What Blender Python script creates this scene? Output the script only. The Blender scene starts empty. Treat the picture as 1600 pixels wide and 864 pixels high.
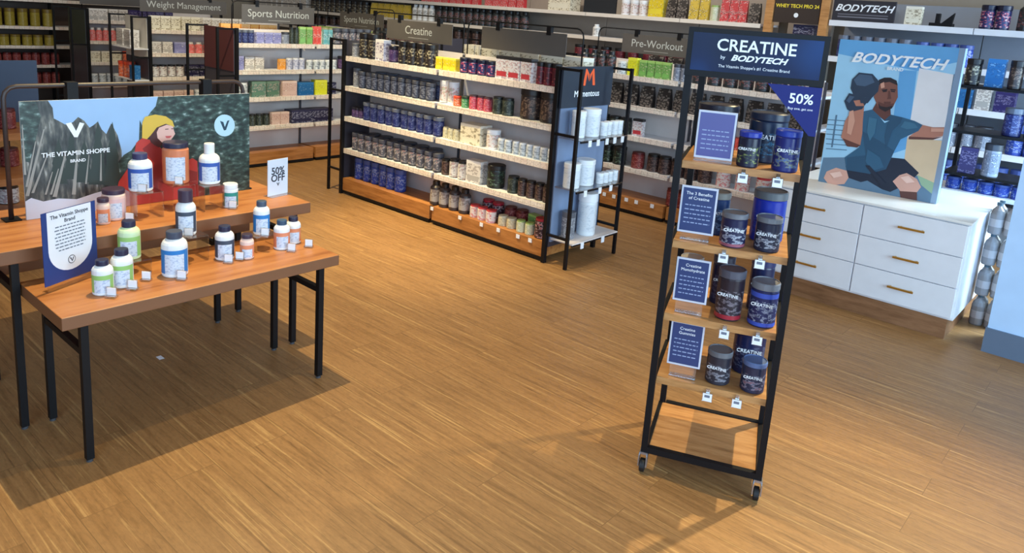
import bpy, math, random
from mathutils import Vector, Matrix
random.seed(7)
PI = math.pi
S = bpy.context.scene
COL = S.collection

# ------------------------------------------------------------------ camera
cam_d = bpy.data.cameras.new('camera')
cam = bpy.data.objects.new('camera', cam_d)
COL.objects.link(cam)
R = Matrix(((0.74663789, -0.63771095, -0.18935838),
            (0.66153139, 0.74174774, 0.11039252),
            (0.07005763, -0.20768975, 0.97568278)))
rx, fw, up = R.col[0], R.col[1], R.col[2]
m = Matrix((rx, up, -fw)).transposed().to_4x4()
m.translation = (0, 0, 1.78)
cam.matrix_world = m
cam_d.sensor_width = 36
cam_d.lens = 1181.54 / 1600 * 36
cam_d.shift_y = -(432 - 269.2) / 1600
cam_d.clip_start = 0.05
S.camera = cam

# ------------------------------------------------------------------ world, lights, exposure
w = bpy.data.worlds.new('world'); S.world = w; w.use_nodes = True
w.node_tree.nodes['Background'].inputs[0].default_value = (1.0, 0.88, 0.70, 1)
w.node_tree.nodes['Background'].inputs[1].default_value = 0.24
S.view_settings.view_transform = 'Standard'
S.view_settings.look = 'None'
S.view_settings.exposure = 0.0
S.view_settings.gamma = 1
S.view_settings.use_curve_mapping = False

def spot(name, loc, to, power, color, size=75, blend=.6, rad=.05):
    l = bpy.data.lights.new(name, 'SPOT'); l.energy = power; l.color = color
    l.spot_size = math.radians(size); l.spot_blend = blend; l.shadow_soft_size = rad
    o = bpy.data.objects.new(name, l); COL.objects.link(o); o.location = loc
    o.rotation_euler = (Vector(to) - Vector(loc)).to_track_quat('-Z', 'Y').to_euler()
def area(name, loc, to, power, color, sx, sy):
    l = bpy.data.lights.new(name, 'AREA'); l.energy = power; l.color = color
    l.shape = 'RECTANGLE'; l.size = sx; l.size_y = sy
    o = bpy.data.objects.new(name, l); COL.objects.link(o); o.location = loc
    o.rotation_euler = (Vector(to) - Vector(loc)).to_track_quat('-Z', 'Y').to_euler()
WARM = (1.0, 0.82, 0.44)
spot('table_spotlight', (-3.40, 2.0, 4.1), (-2.65, 1.85, 0), 560, WARM, 78, .9, .02)
spot('table_side_spotlight', (-2.02, 2.3, 4.1), (-3.2, 1.5, 0), 110, WARM, 54, .9, .015)
spot('aisle_spotlight', (-4.5, 3.2, 3.9), (-4.15, 3.85, 0.2), 900, WARM, 44, 1.0, .04)
spot('cart_spotlight', (-0.42, 4.9, 4.0), (-0.42, 2.35, 0), 960, WARM, 44, 1.0, .04)
spot('left_aisle_spotlight', (-5.4, 3.0, 3.9), (-6.6, 4.3, 0.3), 560, (1, .86, .52), 95, .8, .05)
spot('middle_aisle_spotlight', (-3.0, 5.0, 3.8), (-3.2, 5.9, 0.2), 110, (1, .9, .7), 100, .8, .05)
spot('rear_spotlight', (-5.0, 5.2, 4.0), (-5.0, 7.6, 1.5), 240, (1, .90, .76), 120, .8, .1)
spot('side_spotlight', (-8.4, 3.6, 4.0), (-10.6, 4.2, 0.9), 110, (1, .9, .7), 120, .8, .1)
area('ceiling_light_panel', (-3.5, 3.4, 4.4), (-3.5, 3.6, 0), 52, (1, .84, .66), 9, 6)
area('shopfront_daylight', (4.2, 2.4, 1.9), (-1, 4.4, .4), 420, (.55, .80, 1.0), 4.5, 3.0)
area('doorway_daylight', (1.2, -2.2, 2.2), (-0.8, 5, 1.0), 200, (.42, .68, 1.0), 3.6, 2.6)
area('cabinet_side_fill', (0.25, 6.3, 1.3), (-.76, 5.6, .4), 70, (.55, .82, 1.0), .8, .8)  # added fill hidden behind the partition, brightens the cabinet's right side
area('rear_corner_fill', (1.6, 7.0, 2.3), (-.8, 5.8, .5), 190, (.66, .84, 1.0), 1.6, 1.8)  # added cool fill for the cabinet side and rear corner, no window there

# ------------------------------------------------------------------ materials
def lin(c):
    return tuple((v/12.92 if v <= .04045 else ((v+.055)/1.055)**2.4) for v in c)
def C(r, g, b):
    return lin((r/255, g/255, b/255)) + (1,)
MATS = {}
def P(name, col, rough=.5, metal=0., spec=.5):
    if name in MATS: return MATS[name]
    mt = bpy.data.materials.new(name); mt.use_nodes = True
    b = mt.node_tree.nodes['Principled BSDF']
    b.inputs['Base Color'].default_value = col; b.inputs['Roughness'].default_value = rough
    b.inputs['Metallic'].default_value = metal; b.inputs['Specular IOR Level'].default_value = spec
    # faint procedural variation so no surface is a dead flat colour
    nt = mt.node_tree
    n = nt.nodes.new('ShaderNodeTexNoise'); n.inputs['Scale'].default_value = 9
    tc = nt.nodes.new('ShaderNodeTexCoord'); nt.links.new(tc.outputs['Object'], n.inputs['Vector'])
    mx = nt.nodes.new('ShaderNodeMix'); mx.data_type = 'RGBA'
    mx.inputs['A'].default_value = tuple(v*.93 for v in col[:3]) + (1,)
    mx.inputs['B'].default_value = tuple(min(1, v*1.07) for v in col[:3]) + (1,)
    nt.links.new(n.outputs['Fac'], mx.inputs['Factor']); nt.links.new(mx.outputs['Result'], b.inputs['Base Color'])
    MATS[name] = mt
    return mt
def ramp(nt, fac, stops, const=False):
    r = nt.nodes.new('ShaderNodeValToRGB')
    if const: r.color_ramp.interpolation = 'CONSTANT'
    e = r.color_ramp.elements
    e[0].position, e[0].color = stops[0]; e[1].position, e[1].color = stops[1]
    for p, c in stops[2:]:
        k = e.new(p); k.color = c
    nt.links.new(fac, r.inputs['Fac'])
    return r.outputs['Color']
def tex(mt, kind, scale, vec=(1, 1, 1), coord='Object', detail=2.):
    nt = mt.node_tree
    tc = nt.nodes.new('ShaderNodeTexCoord'); mp = nt.nodes.new('ShaderNodeMapping')
    mp.inputs['Scale'].default_value = vec
    nt.links.new(tc.outputs[coord], mp.inputs['Vector'])
    t = nt.nodes.new(kind); t.inputs['Scale'].default_value = scale
    if kind == 'ShaderNodeTexNoise': t.inputs['Detail'].default_value = detail
    nt.links.new(mp.outputs['Vector'], t.inputs['Vector'])
    return t
def printed(name, base, inks, scale=1.0, rough=.4):
    """packaging print: base colour with soft bars and blobs of ink, in the object's own coordinates"""
    if name in MATS: return MATS[name]
    mt = P(name, base, rough); nt = mt.node_tree; b = nt.nodes['Principled BSDF']
    n = tex(mt, 'ShaderNodeTexNoise', 38*scale, (1.0, 1.0, 1.6), detail=2.0)
    st = [(0.0, tuple(v*.8 for v in base[:3])+(1,)), (0.50, base)]
    k = len(inks)
    for i, c in enumerate(inks): st.append((0.585 + .10*i/k, tuple(lerp(base[q], c[q], .7) for q in range(3))+(1,)))
    col = ramp(nt, n.outputs['Fac'], st)
    nt.links.new(col, b.inputs['Base Color'])
    return mt
def lerp(a, b, t): return a + (b-a)*t
def strip_material(name, a, b2, gap):
    """row of paper price tickets behind a clear rail"""
    mt = P(name, a, .4); nt = mt.node_tree; b = nt.nodes['Principled BSDF']
    tc = nt.nodes.new('ShaderNodeTexCoord'); sp = nt.nodes.new('ShaderNodeSeparateXYZ'); cb_ = nt.nodes.new('ShaderNodeCombineXYZ')
    nt.links.new(tc.outputs['Object'], sp.inputs[0]); nt.links.new(sp.outputs['X'], cb_.inputs['X']); nt.links.new(sp.outputs['Z'], cb_.inputs['Y'])
    br = nt.nodes.new('ShaderNodeTexBrick'); br.offset = 0
    for k_, v in (('Scale', 1), ('Brick Width', .062), ('Row Height', .2), ('Mortar Size', .004), ('Mortar Smooth', .6)): br.inputs[k_].default_value = v
    br.inputs['Color1'].default_value = a; br.inputs['Color2'].default_value = b2; br.inputs['Mortar'].default_value = gap
    nt.links.new(cb_.outputs[0], br.inputs['Vector'])
    n = tex(mt, 'ShaderNodeTexNoise', 90, (1, 1, 1.5), detail=1)
    mx = nt.nodes.new('ShaderNodeMix'); mx.data_type = 'RGBA'; mx.blend_type = 'MULTIPLY'; mx.inputs['Factor'].default_value = 1
    nt.links.new(br.outputs['Color'], mx.inputs['A'])
    nt.links.new(ramp(nt, n.outputs['Fac'], [(.38, (.80, .77, .75, 1)), (.47, (1, 1, 1, 1))]), mx.inputs['B'])
    nt.links.new(mx.outputs['Result'], b.inputs['Base Color'])
    return mt
def wood(name, c1, c2, c3, vec=(1.2, 14, 14), rough=.42, planks=None):
    if name in MATS: return MATS[name]
    mt = P(name, c1, rough); nt = mt.node_tree; b = nt.nodes['Principled BSDF']
    n = tex(mt, 'ShaderNodeTexNoise', 2.2, vec, detail=6)
    n.inputs['Roughness'].default_value = .65
    col = ramp(nt, n.outputs['Fac'], [(.30, c3), (.46, c1), (.60, c2), (.75, c1)])
    nt.links.new(col, b.inputs['Base Color'])
    MATS[name] = mt
    return mt
def floor_material():
    mt = P('floor_planks', C(150, 105, 60), .42); nt = mt.node_tree; b = nt.nodes['Principled BSDF']
    tc = nt.nodes.new('ShaderNodeTexCoord')
    br = nt.nodes.new('ShaderNodeTexBrick')
    br.inputs['Scale'].default_value = 1.0; br.inputs['Brick Width'].default_value = 1.25; br.inputs['Row Height'].default_value = .16
    br.inputs['Mortar Size'].default_value = .0016; br.inputs['Mortar Smooth'].default_value = .2
    br.inputs['Color1'].default_value = (.0, .0, .0, 1); br.inputs['Color2'].default_value = (1, 1, 1, 1)
    br.inputs['Mortar'].default_value = (.5, .5, .5, 1); br.offset = .37
    nt.links.new(tc.outputs['Object'], br.inputs['Vector'])
    # shift the grain per plank
    sep = nt.nodes.new('ShaderNodeVectorMath'); sep.operation = 'MULTIPLY_ADD'
    sep.inputs[1].default_value = (3.7, 5.3, 9.1)
    nt.links.new(br.outputs['Color'], sep.inputs[0]); nt.links.new(tc.outputs['Object'], sep.inputs[2])
    def noise(scale, vec, det, rgh=.6):
        mp = nt.nodes.new('ShaderNodeMapping'); mp.inputs['Scale'].default_value = vec
        nt.links.new(sep.outputs[0], mp.inputs['Vector'])
        n = nt.nodes.new('ShaderNodeTexNoise'); n.inputs['Scale'].default_value = scale; n.inputs['Detail'].default_value = det
        n.inputs['Roughness'].default_value = rgh; n.inputs['Distortion'].default_value = .35
        nt.links.new(mp.outputs['Vector'], n.inputs['Vector']); return n.outputs['Fac']
    def mix(kind, fac, a, bb):
        mx = nt.nodes.new('ShaderNodeMix'); mx.data_type = 'RGBA'; mx.blend_type = kind
        if isinstance(fac, float): mx.inputs['Factor'].default_value = fac
        else: nt.links.new(fac, mx.inputs['Factor'])
        for key, v in (('A', a), ('B', bb)):
            if isinstance(v, tuple): mx.inputs[key].default_value = v
            else: nt.links.new(v, mx.inputs[key])
        return mx.outputs['Result']
    g1 = noise(3.2, (1, 13, 1), 6)
    base = ramp(nt, g1, [(.30, C(130, 95, 57)), (.45, C(147, 108, 67)), (.58, C(156, 116, 73)), (.74, C(150, 110, 68))])
    tone = ramp(nt, br.outputs['Color'], [(0., (.93, .93, .93, 1)), (1., (1.03, 1.03, 1.02, 1))])
    base = mix('MULTIPLY', 1.0, base, tone)
    g2 = noise(1.7, (1, 40, 1), 5, .55)
    streak = ramp(nt, g2, [(.57, (0, 0, 0, 1)), (.68, (.55, .55, .55, 1))])
    base = mix('MIX', streak, base, C(200, 160, 104))
    g3 = noise(2.2, (1, 26, 1), 6, .7)
    dark = ramp(nt, g3, [(.30, (.75, .75, .75, 1)), (.43, (0, 0, 0, 1))])
    base = mix('MIX', dark, base, C(100, 68, 38))
    g4 = noise(34, (1, 2.6, 1), 3, .7)
    base = mix('MULTIPLY', 1.0, base, ramp(nt, g4, [(.30, (.84, .84, .84, 1)), (.50, (1, 1, 1, 1)), (.72, (1.10, 1.09, 1.06, 1))]))
    base = mix('MIX', br.outputs['Fac'], base, C(126, 92, 56))
    nt.links.new(base, b.inputs['Base Color'])
    rr = nt.nodes.new('ShaderNodeMapRange'); rr.inputs['To Min'].default_value = .36; rr.inputs['To Max'].default_value = .55
    nt.links.new(g1, rr.inputs['Value']); nt.links.new(rr.outputs['Result'], b.inputs['Roughness'])
    bp = nt.nodes.new('ShaderNodeBump'); bp.inputs['Strength'].default_value = .12; bp.inputs['Distance'].default_value = .004
    nt.links.new(g2, bp.inputs['Height']); nt.links.new(bp.outputs['Normal'], b.inputs['Normal'])
    return mt
def clear(name, tint=(1, 1, 1, 1), gl=.12):
    if name in MATS: return MATS[name]
    mt = bpy.data.materials.new(name); mt.use_nodes = True; nt = mt.node_tree
    nt.nodes.remove(nt.nodes['Principled BSDF'])
    tr = nt.nodes.new('ShaderNodeBsdfTransparent'); tr.inputs[0].default_value = tint
    g = nt.nodes.new('ShaderNodeBsdfGlossy'); g.inputs['Roughness'].default_value = .08
    fr = nt.nodes.new('ShaderNodeLayerWeight'); fr.inputs['Blend'].default_value = .35
    ad = nt.nodes.new('ShaderNodeMath'); ad.operation = 'MULTIPLY_ADD'; ad.inputs[1].default_value = .6; ad.inputs[2].default_value = gl
    mx = nt.nodes.new('ShaderNodeMixShader')
    nt.links.new(fr.outputs['Facing'], ad.inputs[0]); nt.links.new(ad.outputs[0], mx.inputs[0])
    nt.links.new(tr.outputs[0], mx.inputs[1]); nt.links.new(g.outputs[0], mx.inputs[2])
    nt.links.new(mx.outputs[0], nt.nodes['Material Output'].inputs[0])
    MATS[name] = mt; return mt

BLACK = P('black_powder_coat', C(15, 14, 17), .5, 0, .25)
STEEL = P('caster_steel', C(170, 172, 178), .3, .9)
WHITE = P('white_laminate', C(226, 228, 234), .35)
CARD = P('white_card', C(238, 240, 246), .5)
CREAM = P('cream_shelf_lip', C(226, 218, 208), .45)
GOLD = P('brushed_brass', C(196, 152, 70), .35, .85)
PEG = P('grey_back_panel', C(222, 212, 208), .6)
PEGW = P('taupe_slat_panel', C(160, 148, 136), .6)
NAVY = P('navy_print', C(36, 62, 126), .45)
NAVYD = P('dark_navy_plastic', C(30, 34, 66), .35)
INK = P('dark_ink', C(38, 42, 60), .5)
WINK = P('white_ink', C(240, 244, 250), .5)
SIGN = P('charcoal_sign_board', C(88, 82, 78), .5)
SINK = P('sign_letter_white', C(186, 186, 182), .5)
ACR = clear('clear_acrylic')
WSHELF = wood('oak_shelf_wood', C(178, 126, 74), C(196, 144, 90), C(150, 100, 54), (2, 14, 14))
EDGE_BROWN = P('brown_table_edge', C(128, 84, 54), .5)  # slab sides, browner and darker than the top
TABLEW = wood('table_top_wood', C(178, 114, 62), C(190, 128, 74), C(150, 90, 44), (9, 1.0, 9))
KICK = wood('kick_board_wood', C(166, 108, 56), C(184, 124, 68), C(134, 82, 40), (1.5, 12, 12))
PLINTH = wood('plinth_walnut', C(132, 92, 62), C(148, 106, 74), C(106, 72, 46), (1.5, 12, 12))
STRIP = strip_material('price_strip_tickets', C(240, 232, 220), C(236, 218, 206), C(206, 196, 184))

# ------------------------------------------------------------------ mesh builder
class MB:
    def __init__(s): s.v, s.f, s.m, s.sm = [], [], [], []
    def box(s, x0, x1, y0, y1, z0, z1, m=0):
        b = len(s.v)
        s.v += [(x0, y0, z0), (x1, y0, z0), (x1, y1, z0), (x0, y1, z0), (x0, y0, z1), (x1, y0, z1), (x1, y1, z1), (x0, y1, z1)]
        for f in ((3, 2, 1, 0), (4, 5, 6, 7), (0, 1, 5, 4), (1, 2, 6, 5), (2, 3, 7, 6), (3, 0, 4, 7)):
            s.f.append([b+i for i in f]); s.m.append(m); s.sm.append(False)
        return s
    def bar(s, p, q, w=.02, d=.02, m=0, ref=(0, 0, 1)):
        p, q = Vector(p), Vector(q); a = (q-p).normalized(); r = Vector(ref)
        if abs(a.dot(r)) > .95: r = Vector((0, 1, 0))
        u = a.cross(r).normalized(); t = u.cross(a)
        b = len(s.v)
        for e in (p, q):
            for (i, j) in ((-1, -1), (1, -1), (1, 1), (-1, 1)): s.v.append(tuple(e + u*i*w/2 + t*j*d/2))
        for f in ((3, 2, 1, 0), (4, 5, 6, 7), (0, 1, 5, 4), (1, 2, 6, 5), (2, 3, 7, 6), (3, 0, 4, 7)):
            s.f.append([b+i for i in f]); s.m.append(m); s.sm.append(False)
        return s
    def tube(s, pts, r=.01, n=10, m=0):
        pts = [Vector(p) for p in pts]; b = len(s.v); N = len(pts)
        prev = None
        for i, p in enumerate(pts):
            a = (pts[min(i+1, N-1)] - pts[max(i-1, 0)]).normalized()
            ref = prev if prev is not None else (Vector((0, 0, 1)) if abs(a.z) < .9 else Vector((0, 1, 0)))
            u = (ref - a*ref.dot(a)).normalized(); prev = u; t = a.cross(u)
            for k in range(n):
                an = 2*PI*k/n; s.v.append(tuple(p + (u*math.cos(an) + t*math.sin(an))*r))
        for i in range(N-1):
            for k in range(n):
                s.f.append([b+i*n+k, b+i*n+(k+1) % n, b+(i+1)*n+(k+1) % n, b+(i+1)*n+k]); s.m.append(m); s.sm.append(True)
        s.f.append([b+k for k in range(n)][::-1]); s.m.append(m); s.sm.append(False)
        s.f.append([b+(N-1)*n+k for k in range(n)]); s.m.append(m); s.sm.append(False)
        return s
    def lathe(s, prof, n=24, cx=0, cy=0, mats=None, cap=True, sx=1, sy=1, a0=0, a1=2*PI):
        """prof [(r,z)]; mats per segment: int or function(angle)->int.  angle 0 = local -y (front)"""
        full = abs(a1-a0-2*PI) < 1e-6
        for i in range(len(prof)-1):
            (r0, z0), (r1, z1) = prof[i], prof[i+1]; b = len(s.v)
            mm = mats[i] if mats else 0
            for k in range(n+1):
                a = a0 + (a1-a0)*k/n
                x, y = math.sin(a)*sx, -math.cos(a)*sy
                s.v.append((cx+x*r0, cy+y*r0, z0)); s.v.append((cx+x*r1, cy+y*r1, z1))
            for k in range(n):
                s.f.append([b+2*k, b+2*k+2, b+2*k+3, b+2*k+1])
                am = a0 + (a1-a0)*(k+.5)/n
                if am > PI: am -= 2*PI
                s.m.append(mm(am) if callable(mm) else mm); s.sm.append(True)
        if cap and full:
            for (r, z), fl, mi in ((prof[0], True, 0), (prof[-1], False, -1)):
                if r > 1e-5:
                    b = len(s.v)
                    for k in range(n):
                        a = 2*PI*k/n; s.v.append((cx+math.sin(a)*sx*r, cy-math.cos(a)*sy*r, z))
                    idx = [b+k for k in range(n)]
                    s.f.append(idx[::-1] if fl else idx)
                    q = mats[mi] if mats else 0
                    s.m.append(q(0) if callable(q) else q); s.sm.append(False)
        return s
    def poly(s, pts, m=0):
        b = len(s.v); s.v += [tuple(p) for p in pts]; s.f.append(list(range(b, b+len(pts)))); s.m.append(m); s.sm.append(False); return s
    def prism(s, pts, fr, to, m=0):
        """pts [(a,b)], fr/to functions mapping (a,b)->3d for back and front outlines"""
        b = len(s.v); n = len(pts)
        s.v += [tuple(fr(*p)) for p in pts] + [tuple(to(*p)) for p in pts]
        s.f.append([b+i for i in range(n)][::-1]); s.f.append([b+n+i for i in range(n)])
        s.m += [m, m]; s.sm += [False, False]
        for i in range(n):
            j = (i+1) % n
            s.f.append([b+i, b+j, b+n+j, b+n+i]); s.m.append(m); s.sm.append(False)
        return s
    def mesh(s, name, mats):
        me = bpy.data.meshes.new(name); me.from_pydata(s.v, [], s.f)
        for x in (mats if isinstance(mats, (list, tuple)) else [mats]): me.materials.append(x)
        me.polygons.foreach_set('material_index', s.m); me.polygons.foreach_set('use_smooth', s.sm)
        me.update(); return me
    def build(s, name, mats, parent=None, bevel=0):
        o = bpy.data.objects.new(name, s.mesh(name, mats)); COL.objects.link(o)
        if parent: o.parent = parent
        if bevel:
            md = o.modifiers.new('bevel', 'BEVEL'); md.width = bevel; md.segments = 2; md.limit_method = 'ANGLE'
        return o
def tag(o, label=None, cat=None, group=None, kind=None):
    if label: o['label'] = label
    if cat: o['category'] = cat
    if group: o['group'] = group
    if kind: o['kind'] = kind
    return o
def empty(name, loc, rz=0, label=None, cat=None, group=None):
    o = bpy.data.objects.new(name, None); COL.objects.link(o); o.empty_display_size = .1
    o.location = loc; o.rotation_euler = (0, 0, rz); return tag(o, label, cat, group)
def copy_tree(o, parent=None):
    c = o.copy(); COL.objects.link(c); c.parent = parent
    for ch in list(o.children): copy_tree(ch, c)
    return c
def text(name, body, parent, loc, size, mat, rot=(PI/2, 0, 0), shear=0, bold=0, align='CENTER', sx=1.0, ext=.0004):
    cu = bpy.data.curves.new(name, 'FONT'); cu.body = body; cu.size = size; cu.align_x = align; cu.align_y = 'CENTER'
    cu.shear = shear; cu.offset = bold; cu.extrude = ext; cu.resolution_u = 3
    t = bpy.data.objects.new(name, cu); COL.objects.link(t)
    dg = bpy.context.evaluated_depsgraph_get()
    me = bpy.data.meshes.new_from_object(t.evaluated_get(dg))
    bpy.data.objects.remove(t); bpy.data.curves.remove(cu)
    me.materials.clear(); me.materials.append(mat); me.name = name
    o = bpy.data.objects.new(name, me); COL.objects.link(o)
    o.parent = parent; o.location = loc; o.rotation_euler = rot; o.scale = (sx, 1, 1)
    return o
def ordinal(n):
    return {1: 'first', 2: 'second', 3: 'third', 4: 'fourth', 5: 'fifth', 6: 'sixth', 7: 'seventh', 8: 'eighth', 9: 'ninth',
            10: 'tenth', 11: 'eleventh', 12: 'twelfth', 13: 'thirteenth', 14: 'fourteenth', 15: 'fifteenth', 16: 'sixteenth'}[n]

# ------------------------------------------------------------------ setting
MB().box(-13.2, 6, -4, 8.2, -.06, 0).build('floor', floor_material()); tag(bpy.data.objects['floor'], kind='structure')
WALLP = P('rear_wall_paint', C(150, 138, 122), .7)
tag(MB().box(-13.2, 6, 8.0, 8.2, 0, 3.2).build('wall_rear', WALLP), kind='structure')
tag(MB().box(-13.2, -13.0, -4, 8.0, 0, 3.2).build('wall_left', WALLP), kind='structure')
BLUEW = P('pale_blue_partition_paint', C(184, 214, 248), .55)
tag(MB().box(-.58, 1.6, 5.09, 5.38, 0, 3.0).build('wall_right', BLUEW), kind='structure')
tag(MB().box(-.588, 1.6, 5.078, 5.388, 0, .15).build('baseboard_right', P('slate_baseboard', C(96, 112, 134), .5)), kind='structure')

# ------------------------------------------------------------------ products
PM = {}
def prodmesh(kind, r, h, body, lid, base, inks, d=None):
    key = (kind, round(r, 3), round(h, 3), body, lid, base, tuple(inks), d)
    if key in PM: return PM[key]
    mb = MB()
    bm = P('plastic_%d_%d_%d' % body, C(*body), .35); lm = P('plastic_%d_%d_%d' % lid, C(*lid), .4)
    pm = printed('print_' + '_'.join(str(v) for c in [base] + list(inks) for v in c), C(*base), [C(*c) for c in inks])
    if kind == 'tub':
        fr = lambda a: 2 if abs(a) < 2.2 else 0
        zl = h*.80
        mb.lathe([(r*.93, 0), (r, h*.03), (r, h*.10), (r*1.005, h*.10), (r*1.005, zl*.93), (r, zl*.93), (r*.96, zl), (r*1.02, zl), (r*1.04, zl+.004), (r*1.04, h-.004), (r*.98, h)],
                 16, mats=[0, 0, 2, fr, 0, 0, 1, 1, 1, 1])
    elif kind == 'jar':     # wide jar with thin lid
        fr = lambda a: 2 if abs(a) < 2.2 else 0
        mb.lathe([(r*.95, 0), (r, h*.04), (r, h*.86), (r*.9, h*.88), (r*.93, h*.88), (r*.93, h)], 16, mats=[0, fr, 0, 1, 1])
    elif kind == 'bottle':
        fr = lambda a: 2 if abs(a) < 2.2 else 0
        mb.lathe([(r*.92, 0), (r, h*.03), (r, h*.14), (r, h*.66), (r*.96, h*.74), (r*.70, h*.82), (r*.55, h*.83), (r*.62, h*.83), (r*.62, h*.98), (r*.55, h)],
                 16, mats=[0, 0, fr, 0, 0, 0, 1, 1, 1])
    elif kind == 'box':
        dd = d or r*1.2
        mb.box(-r, r, -dd/2, dd/2, 0, h*.86, 2).box(-r, r, -dd/2, dd/2, h*.86, h, 1)
        mb.poly([(-r*.8, -dd/2-.0008, h*.12), (r*.8, -dd/2-.0008, h*.12), (r*.8, -dd/2-.0008, h*.34), (-r*.8, -dd/2-.0008, h*.34)], 0)
    elif kind == 'pouch':
        dd = d or r*.9
        b = len(mb.v)
        mb.v += [(-r, -dd/2, 0), (r, -dd/2, 0), (r, dd/2, 0), (-r, dd/2, 0), (-r*1.02, -dd*.42, h*.5), (r*1.02, -dd*.42, h*.5), (r*1.02, dd*.42, h*.5), (-r*1.02, dd*.42, h*.5),
                 (-r*.96, -.008, h), (r*.96, -.008, h), (r*.96, .008, h), (-r*.96, .008, h)]
        for a in (0, 4):
            for k in range(4):
                j = (k+1) % 4
                mb.f.append([b+a+k, b+a+j, b+a+4+j, b+a+4+k]); mb.m.append(2 if k == 0 else 0); mb.sm.append(False)
        mb.f.append([b+8, b+9, b+10, b+11]); mb.m.append(1); mb.sm.append(False)
        mb.f.append([b+3, b+2, b+1, b]); mb.m.append(0); mb.sm.append(False)
    me = mb.mesh('packed_' + kind, [bm, lm, pm]); PM[key] = me
    return me
NAME = {'tub': 'supplement_tub', 'jar': 'supplement_jar', 'bottle': 'supplement_bottle', 'box': 'product_box', 'pouch': 'supplement_pouch'}
CATN = {'tub': 'tub', 'jar': 'jar', 'bottle': 'bottle', 'box': 'box', 'pouch': 'pouch'}
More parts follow.
